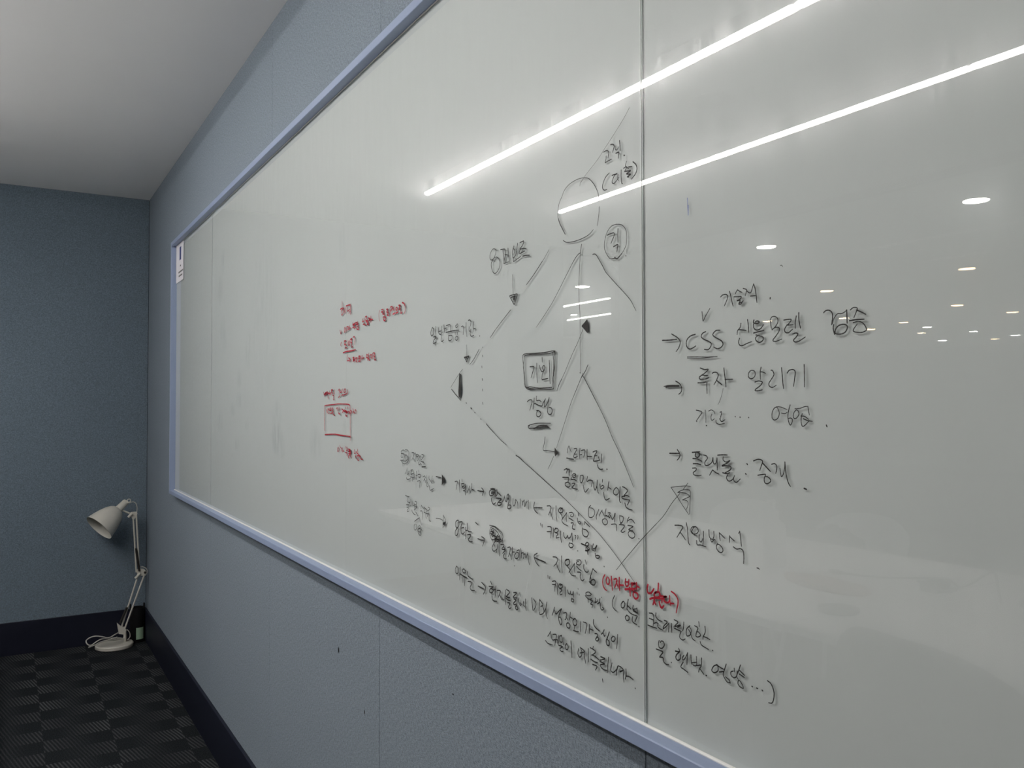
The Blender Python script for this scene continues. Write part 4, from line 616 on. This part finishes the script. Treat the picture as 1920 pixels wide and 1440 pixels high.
# ================================================================ CREAM ARM LAMP, in the far corner
def PL(px, py, Y=5.055):
    d = _F + _r*((px-960)/FPX) - _u*((py-720)/FPX); s = Y/d.y; return CAM + d*s
LC = Vector((-.172, 5.066, 0))
lamp = tag(empty('arm_lamp', LC), 'cream adjustable arm lamp standing on the carpet in the corner, its bell shade tipped down', 'lamp')
def lp(v): return Vector(v) - LC
def lpart(b, name, mat='lamp', sm=True): return b.done(name, mat, lamp, sm)
lpart(B().lathe([(0, 0), (.090, 0), (.095, .003), (.095, .017), (.091, .022), (.060, .0235), (0, .024)], 48), 'base')
def rod(a, b, r=.0046, name='arm', dy=0.0, mat='lamp'):
    a = lp(PL(*a)) + Vector((0, dy, 0)); b = lp(PL(*b)) + Vector((0, dy, 0))
    return lpart(B().tube([a, b], r, 10), name, mat)
rod((234.2, 1205.5), (234.2, 1183), .0075, 'post')
rod((237.5, 1203), (237.2, 1188), .0055, 'pivot_pin', .006, 'spring')
def plate(px, name, y0=-.007, y1=.007):
    pts = [lp(PL(*p)) for p in px]; yc = pts[0].y
    return lpart(B().prism([(p.x, p.z) for p in pts], yc+y0, yc+y1), name, 'lamp', False)
plate([(219, 1167.5), (222.6, 1188.2), (233.6, 1189.4), (237, 1180.7), (233.4, 1175.4), (228, 1175)], 'lower_bracket')
rod((227.8, 1176), (258.5, 1080)); rod((233.6, 1179), (270.6, 1077), dy=-.004)
rod((237.5, 1138), (224.9, 1167.5), .0058, 'spring', -.010, 'spring'); rod((228.6, 1171), (239.5, 1136), .0036, 'spring_rod', -.003)
plate([(256.6, 1069), (259, 1065.6), (270, 1066.5), (274.3, 1071.5), (272.6, 1079), (264, 1079.5), (257.5, 1083)], 'elbow_bracket')
lpart(B().lathe([(0, -.012), (.006, -.012), (.0065, .012), (0, .012)], 12, Matrix.Translation(lp(PL(271.5, 1073))) @ Matrix.Rotation(PI/2, 4, 'X')), 'elbow_pin', 'spring')
rod((262.5, 1074), (253, 1083.6), .0068, 'clamp_lever', -.014)
rod((250, 973), (255.8, 1073)); rod((255.4, 966), (261, 1070), dy=-.004)
rod((254.6, 1027.5), (260.8, 1070), .0058, 'spring', -.010, 'spring')
plate([(244.5, 961.5), (246, 960), (256, 959.5), (257.4, 962), (256, 967), (250.6, 974.5), (248, 973.5), (246, 968)], 'head_bracket')
rod((247, 962.5), (239.6, 969.5), .0066, 'clamp_lever', -.014)
rod((248, 965), (229, 957), .0055, 'knuckle', .012)
# shade
A0 = lp(PL(235.6, 943.8)); A1 = lp(PL(221.9, 955)); A2 = lp(PL(188.1, 984.7))
ax = (A2 - A1); L1 = ax.length; ax.normalize(); ax = (ax + Vector((0, -.30, 0))).normalized()
zq = ax.to_track_quat('Z', 'Y').to_matrix().to_4x4(); Mx = Matrix.Translation(A1) @ zq
prof = [(.0205, 0), (.033, .006), (.044, .018), (.055, .038), (.066, .068), (.0745, .100), (.0800, .130), (.0815, .136), (.0815, .1375)]
sh = lpart(B().lathe(prof, 56, Mx), 'shade')
inner = [(r-.0012, z) for r, z in prof[1:-1]] + [(.0815, .1375)]
inn = B().lathe([(.0, .010)] + inner, 56, Mx).done('shade_lining', 'lamp_in', sh, True)
lpart(B().lathe([(0, -.060), (.0165, -.059), (.0185, -.054), (.0195, -.02), (.0205, -.001), (.0205, .002)], 32, Mx), 'lamp_holder')
B().lathe([(.0, .012), (.018, .014), (.020, .045), (.0, .047)], 20, Mx).done('socket', 'black', sh, True)
c = lp(PL(241.8, 938.6)); ring = [c + Vector((.0085*math.cos(a), 0, .0085*math.sin(a))) for a in [2*PI*k/20 for k in range(21)]]
lpart(B().tube(ring, .0024, 8), 'ring'); rod((235.6, 943.8), (240.3, 940.6), .004, 'ring_stem')
lpart(B().tube([lp(PL(238.5, 944)), lp(PL(243, 943)), lp(PL(249, 941)), lp(PL(254.5, 943.5)), lp(PL(257, 951)), lp(PL(256.6, 960))], .0022, 8, 5), 'cord', 'cord')
lpart(B().tube([lp(PL(260, 1064)), lp(PL(267, 1062.6)), lp(PL(274, 1066)), lp(PL(276.2, 1072)), lp(PL(274, 1077))], .0024, 8, 5), 'cord', 'cord')
lpart(B().tube([lp(PL(238, 1180)), lp(PL(243, 1186)), lp(PL(243.5, 1194)), lp(PL(239, 1200))], .0022, 8, 5), 'cord', 'cord')
def cq(x, y, Y): return lp(PL(150+x/10.286, 1100+y/10.286, Y))
lpart(B().tube([cq(735, 890, 5.04), cq(660, 930, 5.02), cq(590, 975, 5.01), cq(520, 985, 5.0), cq(420, 965, 5.0), cq(300, 955, 5.0), cq(190, 985, 5.0), cq(120, 1040, 4.99),
                cq(130, 1095, 4.98), cq(180, 1130, 4.975), cq(240, 1118, 4.98), cq(320, 1060, 4.99), cq(420, 1010, 5.0), cq(560, 1005, 5.01), cq(700, 985, 5.02), cq(830, 1000, 5.03)], .0030, 8, 5), 'power_cord', 'cord')
lpart(B().tube([cq(215, 1150, 4.97), cq(300, 1120, 4.98), cq(420, 1060, 5.0), cq(540, 1035, 5.01), cq(680, 1030, 5.03), cq(790, 1010, 5.03), cq(840, 990, 5.04)], .0030, 8, 5), 'power_cord', 'cord')
lpart(B().tube([cq(165, 1172, 4.965), cq(215, 1152, 4.97)], lambda f: .0038+.001*f, 8), 'plug', 'cord')
lpart(B().tube([cq(590, 1010, 5.0), cq(650, 1000, 5.01), cq(715, 975, 5.02)], .0036, 8, 4), 'cord_clip', 'cord')

# ================================================================ BLACK CAN in the corner
cn = tag(empty('storage_can', (-.052, 5.125, 0)), 'black upright can with a pale green label, in the corner behind the lamp', 'can')
B().lathe([(0, 0), (.036, 0), (.038, .004), (.038, .184), (.036, .188), (.034, .186), (.034, .01), (0, .008)], 32).done('body', 'black', cn, True)
for sx in (-.035, .035):
    B().box(sx-.004, sx+.004, -.006, .006, .180, .208, .001).done('lug', 'black', cn)
v = []; f = []
for k in range(9):
    a = -PI/2 + math.radians(-14 + 62*k/8); v += [(.0386*math.cos(a), .0386*math.sin(a), .018), (.0386*math.cos(a), .0386*math.sin(a), .082)]
    if k: f.append((2*k-2, 2*k, 2*k+1, 2*k-1))
lb = link('green_label', mesh('green_label', v, f), 'green', cn, True)

# ================================================================ CEILING BATTENS
def batten(x, y0, y1, dif, label, group):
    L = y1-y0; t = tag(empty('batten_light', (x, (y0+y1)/2, H)), label, 'light', group)
    B().box(-.018, .018, -L/2+.002, L/2-.002, -.050, 0, .002).done('housing', 'batten', t)
    b = bmesh.new(); rings = []
    sec = [(-.0165, -.0505), (-.0185, -.053)] + [(-.0185*math.cos(PI*k/10), -.055-.010*math.sin(PI*k/10)) for k in range(11)] + [(.0185, -.053), (.0165, -.0505)]
    for yy, sc in ((-L/2+.001, .0), (-L/2+.001, .80), (-L/2+.007, 1.0), (L/2-.007, 1.0), (L/2-.001, .80), (L/2-.001, .0)):
        rings.append([b.verts.new((x_*sc, yy, -.057+(z_+.057)*sc)) for x_, z_ in sec])
    n = len(sec)
    for a, c in zip(rings, rings[1:]):
        for k in range(n): b.faces.new((a[k], a[(k+1) % n], c[(k+1) % n], c[k]))
    bmesh.ops.remove_doubles(b, verts=b.verts, dist=1e-5); bmesh.ops.recalc_face_normals(b, faces=b.faces)
    me = bpy.data.meshes.new('diffuser'); b.to_mesh(me); b.free()
    link('diffuser', me, dif, t); return t
NSEG = 3
for x, nm in ((-1.235, 'first'), (-2.08, 'second')):
    y = 4.045
    for k in range(NSEG):
        w0 = ['first from the far wall', 'second of its row', 'third of its row', 'fourth of its row', 'fifth of its row'][k]
        ln = 1.217
        batten(x, y-ln, y, 'diffuser', 'glowing white ceiling batten, %s, line %s the whiteboard' % (w0, 'nearest' if nm == 'first' else 'farther from'), 'battens over the meeting table')
        y -= 1.222
for x, ya, yb in ((-4.74, 7.05, 7.9), (-5.66, 8.2, 9.15)):
    batten(x, ya, yb, 'diffuser_far', 'long white ceiling batten in the open office, %s the glass' % ('nearer' if x > -5 else 'farther from'), 'light')

# ================================================================ DOWNLIGHTS of the open office beyond the glass
def downlight(name, mat, r):
    t = empty(name)
    B().lathe([(r, 0), (r+.012, 0), (r+.010, -.004), (r, -.004)], 32).done('trim_ring', 'batten', t, True)
    B().lathe([(r*.995, -.0035), (r*.97, -.007), (r*.6, -.010), (0, -.011)], 32).done('lens', mat, t, True); return t
W = [(-4.11, 2.78), (-4.163, 4.392), (-11.295, 7.745), (-14.019, 9.222), (-12.639, 7.83), (-13.982, 7.896), (-4.213, 6.8), (-5.667, 8.974)]
O = [(-6.439, 4.227), (-6.578, 5.793), (-8.973, 5.859), (-10.308, 5.949), (-9.056, 7.497), (-10.305, 7.46), (-8.486, 8.324), (-10.861, 8.404), (-12.189, 8.429), (-14.495, 8.527)]
dw = downlight('downlight', 'spot_white', .069); do = downlight('downlight', 'spot_warm', .066)
for i, (x, y) in enumerate(W):
    o = dw if i == 0 else tree(dw); o.location = (x, y, H)
    tag(o, ['largest white recessed downlight beyond the glass, mirrored near the board right edge', 'white recessed downlight mirrored just above the topmost words of the right panel'][i] if i < 2 else 'small round white recessed downlight far back in the open office', 'downlight', 'white downlights beyond the glass')
for i, (x, y) in enumerate(O):
    o = do if i == 0 else tree(do); o.location = (x, y, H)
    tag(o, ['largest orange recessed downlight beyond the glass, mirrored near the board right edge', 'orange recessed downlight mirrored above the two bold words'][i] if i < 2 else 'small round orange recessed downlight far back in the open office', 'downlight', 'orange downlights beyond the glass')

sd = tag(empty('ceiling_speaker', (-1.66, 2.37, H)), 'small round white ceiling fitting between the two lines of battens', 'speaker')
B().lathe([(.085, 0), (.085, -.006), (.078, -.009), (.070, -.006)], 32).done('rim', 'batten', sd, True)
B().lathe([(.071, -.003), (.05, -.007), (0, -.008)], 32).done('grille', 'batten', sd, True)

# ================================================================ MEETING TABLES AND CHAIRS (seen mirrored in the board)
def table(x0, x1, y0, y1, label):
    t = tag(empty('meeting_table', ((x0+x1)/2, (y0+y1)/2, 0)), label, 'table', 'white meeting tables')
    hx, hy = (x1-x0)/2, (y1-y0)/2
    B().box(-hx, hx, -hy, hy, .705, .73, .003).done('tabletop', 'table', t)
    for sx in (-1, 1):
        for sy in (-1, 1):
            X, Yq = sx*(hx-.33), sy*(hy-.42); B().box(X-.025, X+.025, Yq-.025, Yq+.025, 0, .705, .002).done('leg', 'screen', t)
    B().box(-hx+.25, hx-.25, -hy+.25, hy-.25, .675, .705).done('apron', 'screen', t); return t
table(-2.27, -1.10, 1.56, 4.39, 'long white meeting table nearer the far fabric wall')
table(-2.30, -1.115, -1.30, 1.555, 'long white meeting table nearer the viewer, beside the first table')
def chair(mat, seat_h=.45, back_top=.80, wd=.46):
    t = empty('shell_chair')
    # seat shell: cupped grid
    b = bmesh.new(); G = []
    for i in range(9):
        row = []
        for j in range(9):
            u, v = i/8*2-1, j/8*2-1
            row.append(b.verts.new((v*.215, u*wd/2*(1-.08*v*v), seat_h + .03*(u*u) - .012*(1-u*u) + (.03*(v*v) if v > 0 else -.02*v*v))))
        G.append(row)
    for i in range(8):
        for j in range(8): b.faces.new((G[i][j], G[i+1][j], G[i+1][j+1], G[i][j+1]))
    bmesh.ops.solidify(b, geom=b.faces[:], thickness=.012)
    me = bpy.data.meshes.new('seat'); bmesh.ops.recalc_face_normals(b, faces=b.faces); b.to_mesh(me); b.free(); link('seat', me, mat, t, True)
    b = bmesh.new(); G = []
    for i in range(13):
        row = []
        for j in range(9):
            u, v = i/12*2-1, j/8
            top = back_top - .075*(abs(u)**3.2)
            z = seat_h+.05 + (top-seat_h-.05)*v
            row.append(b.verts.new((.20 + .06*v - .07*u*u, u*wd/2*(1-.10*(1-v)**2), z)))
        G.append(row)
    for i in range(12):
        for j in range(8): b.faces.new((G[i][j], G[i+1][j], G[i+1][j+1], G[i][j+1]))
    bmesh.ops.solidify(b, geom=b.faces[:], thickness=.012)
    me = bpy.data.meshes.new('backrest'); bmesh.ops.recalc_face_normals(b, faces=b.faces); b.to_mesh(me); b.free(); link('backrest', me, mat, t, True)
    for sx in (-1, 1):
        for sy in (-1, 1):
            B().tube([(sx*.14, sy*.14, seat_h-.015), (sx*.20, sy*.21, 0)], .011, 10).done('leg', 'metal', t, True)
    return t
c1 = chair('chair')
spots = [(-2.52, 3.23, 'white shell chair across the table, farther from the bottle'), (-2.52, 2.50, 'white shell chair across the table with a dark bag on it'),
         (-2.60, 1.62, 'white shell chair across the table nearest the laptop'), (-2.50, 4.62, 'white shell chair at the far corner of the table')]
for i, (x, y, lab) in enumerate(spots):
    o = c1 if i == 0 else tree(c1); o.location = (x, y, 0); o.rotation_euler = (0, 0, PI + random.uniform(-.15, .15) + (.35 if i == 3 else 0))
    tag(o, lab, 'chair', 'chairs around the meeting table')
c2 = chair('chair_dark', .46, .885, .44); c2.location = (-.985, .93, 0); c2.rotation_euler = (0, 0, .12)
tag(c2, 'dark grey shell chair on the whiteboard side of the table', 'chair')
# bag on the second chair
b = bmesh.new(); bmesh.ops.create_uvsphere(b, u_segments=24, v_segments=14, radius=1)
for v in b.verts:
    x, y, z = v.co; s = 1 + .10*math.sin(7*x+3*y) + .07*math.sin(9*z+5*y)
    v.co = (x*.10*s, y*.15*s, max(-.95, z)*.15*s)
me = bpy.data.meshes.new('bag'); b.to_mesh(me); b.free()
bag = link('cloth_bag', me, 'greymat', None, True); bag.location = (-2.50, 2.50, .61); tag(bag, 'dark soft bag sitting on a white chair across the table', 'bag')
# things on the tables
bt = tag(empty('pump_bottle', (-1.70, 2.124, .73)), 'white pump bottle standing on the white table', 'bottle')
B().lathe([(0, 0), (.036, 0), (.040, .006), (.040, .13), (.036, .15), (.014, .165), (.014, .18), (0, .181)], 28).done('bottle_body', 'table', bt, True)
B().lathe([(0, .178), (.017, .178), (.017, .198), (.006, .2), (.006, .235), (0, .236)], 20).done('pump_cap', 'chair', bt, True)
B().tube([(0, 0, .232), (.05, -.02, .235), (.056, -.022, .228)], .006, 8).done('nozzle', 'chair', bt, True)
def oval(name, mat, loc, rx, ry, rz, hgt, label, cat):
    m = Matrix.Rotation(rz, 4, 'Z') @ Matrix.Diagonal((rx, ry, 1, 1))
    o = B().lathe([(0, 0), (.92, 0), (1, .4*hgt), (1, hgt), (.95, hgt), (.90, .45*hgt), (0, .4*hgt)], 40, m).done(name, mat, None, True); o.location = loc; return tag(o, label, cat)
oval('oval_tray', 'tray', (-1.57, 1.80, .73), .07, .17, .1, .016, 'shallow pinkish brown oval tray on the white table', 'tray')
oval('felt_coaster', 'greymat', (-1.325, 1.56, .731), .055, .055, 0, .012, 'round grey coaster near the table edge', 'coaster')
lt = tag(empty('laptop', (-1.90, 1.16, .73), .2), 'dark grey closed laptop lying on the table by the cables', 'laptop')
B().box(-.115, .115, -.16, .16, 0, .010, .003).done('laptop_base', 'screen', lt)
B().box(-.115, .115, -.16, .16, .011, .018, .003).done('lid', 'screen', lt)
cb = tag(empty('cable_bundle', (-1.80, 1.58, .73)), 'tangle of dark cables with a power adapter on the table', 'cable')
B().box(-.035, .035, -.03, .03, 0, .03, .004).done('adapter', 'greymat', cb)
pts = [(0, 0, .02)] + [(.05*math.cos(k*1.3)+.01*k/6, .04*math.sin(k*1.7)-.02*k/6, .008+.014*(k % 3)) for k in range(1, 9)] + [(-.02, .2, .006), (.03, .33, .006)]
B().tube(pts, .0035, 8, 5).done('cable', 'greymat', cb, True)
B().tube([(0, 0, .01), (-.06, -.06, .02), (-.10, -.12, .07), (-.06, -.16, .03), (0, -.20, .01)], .0035, 8, 5).done('cable', 'greymat', cb, True)
B().box(.02, .04, .32, .36, 0, .012, .002).done('plug', 'greymat', cb)
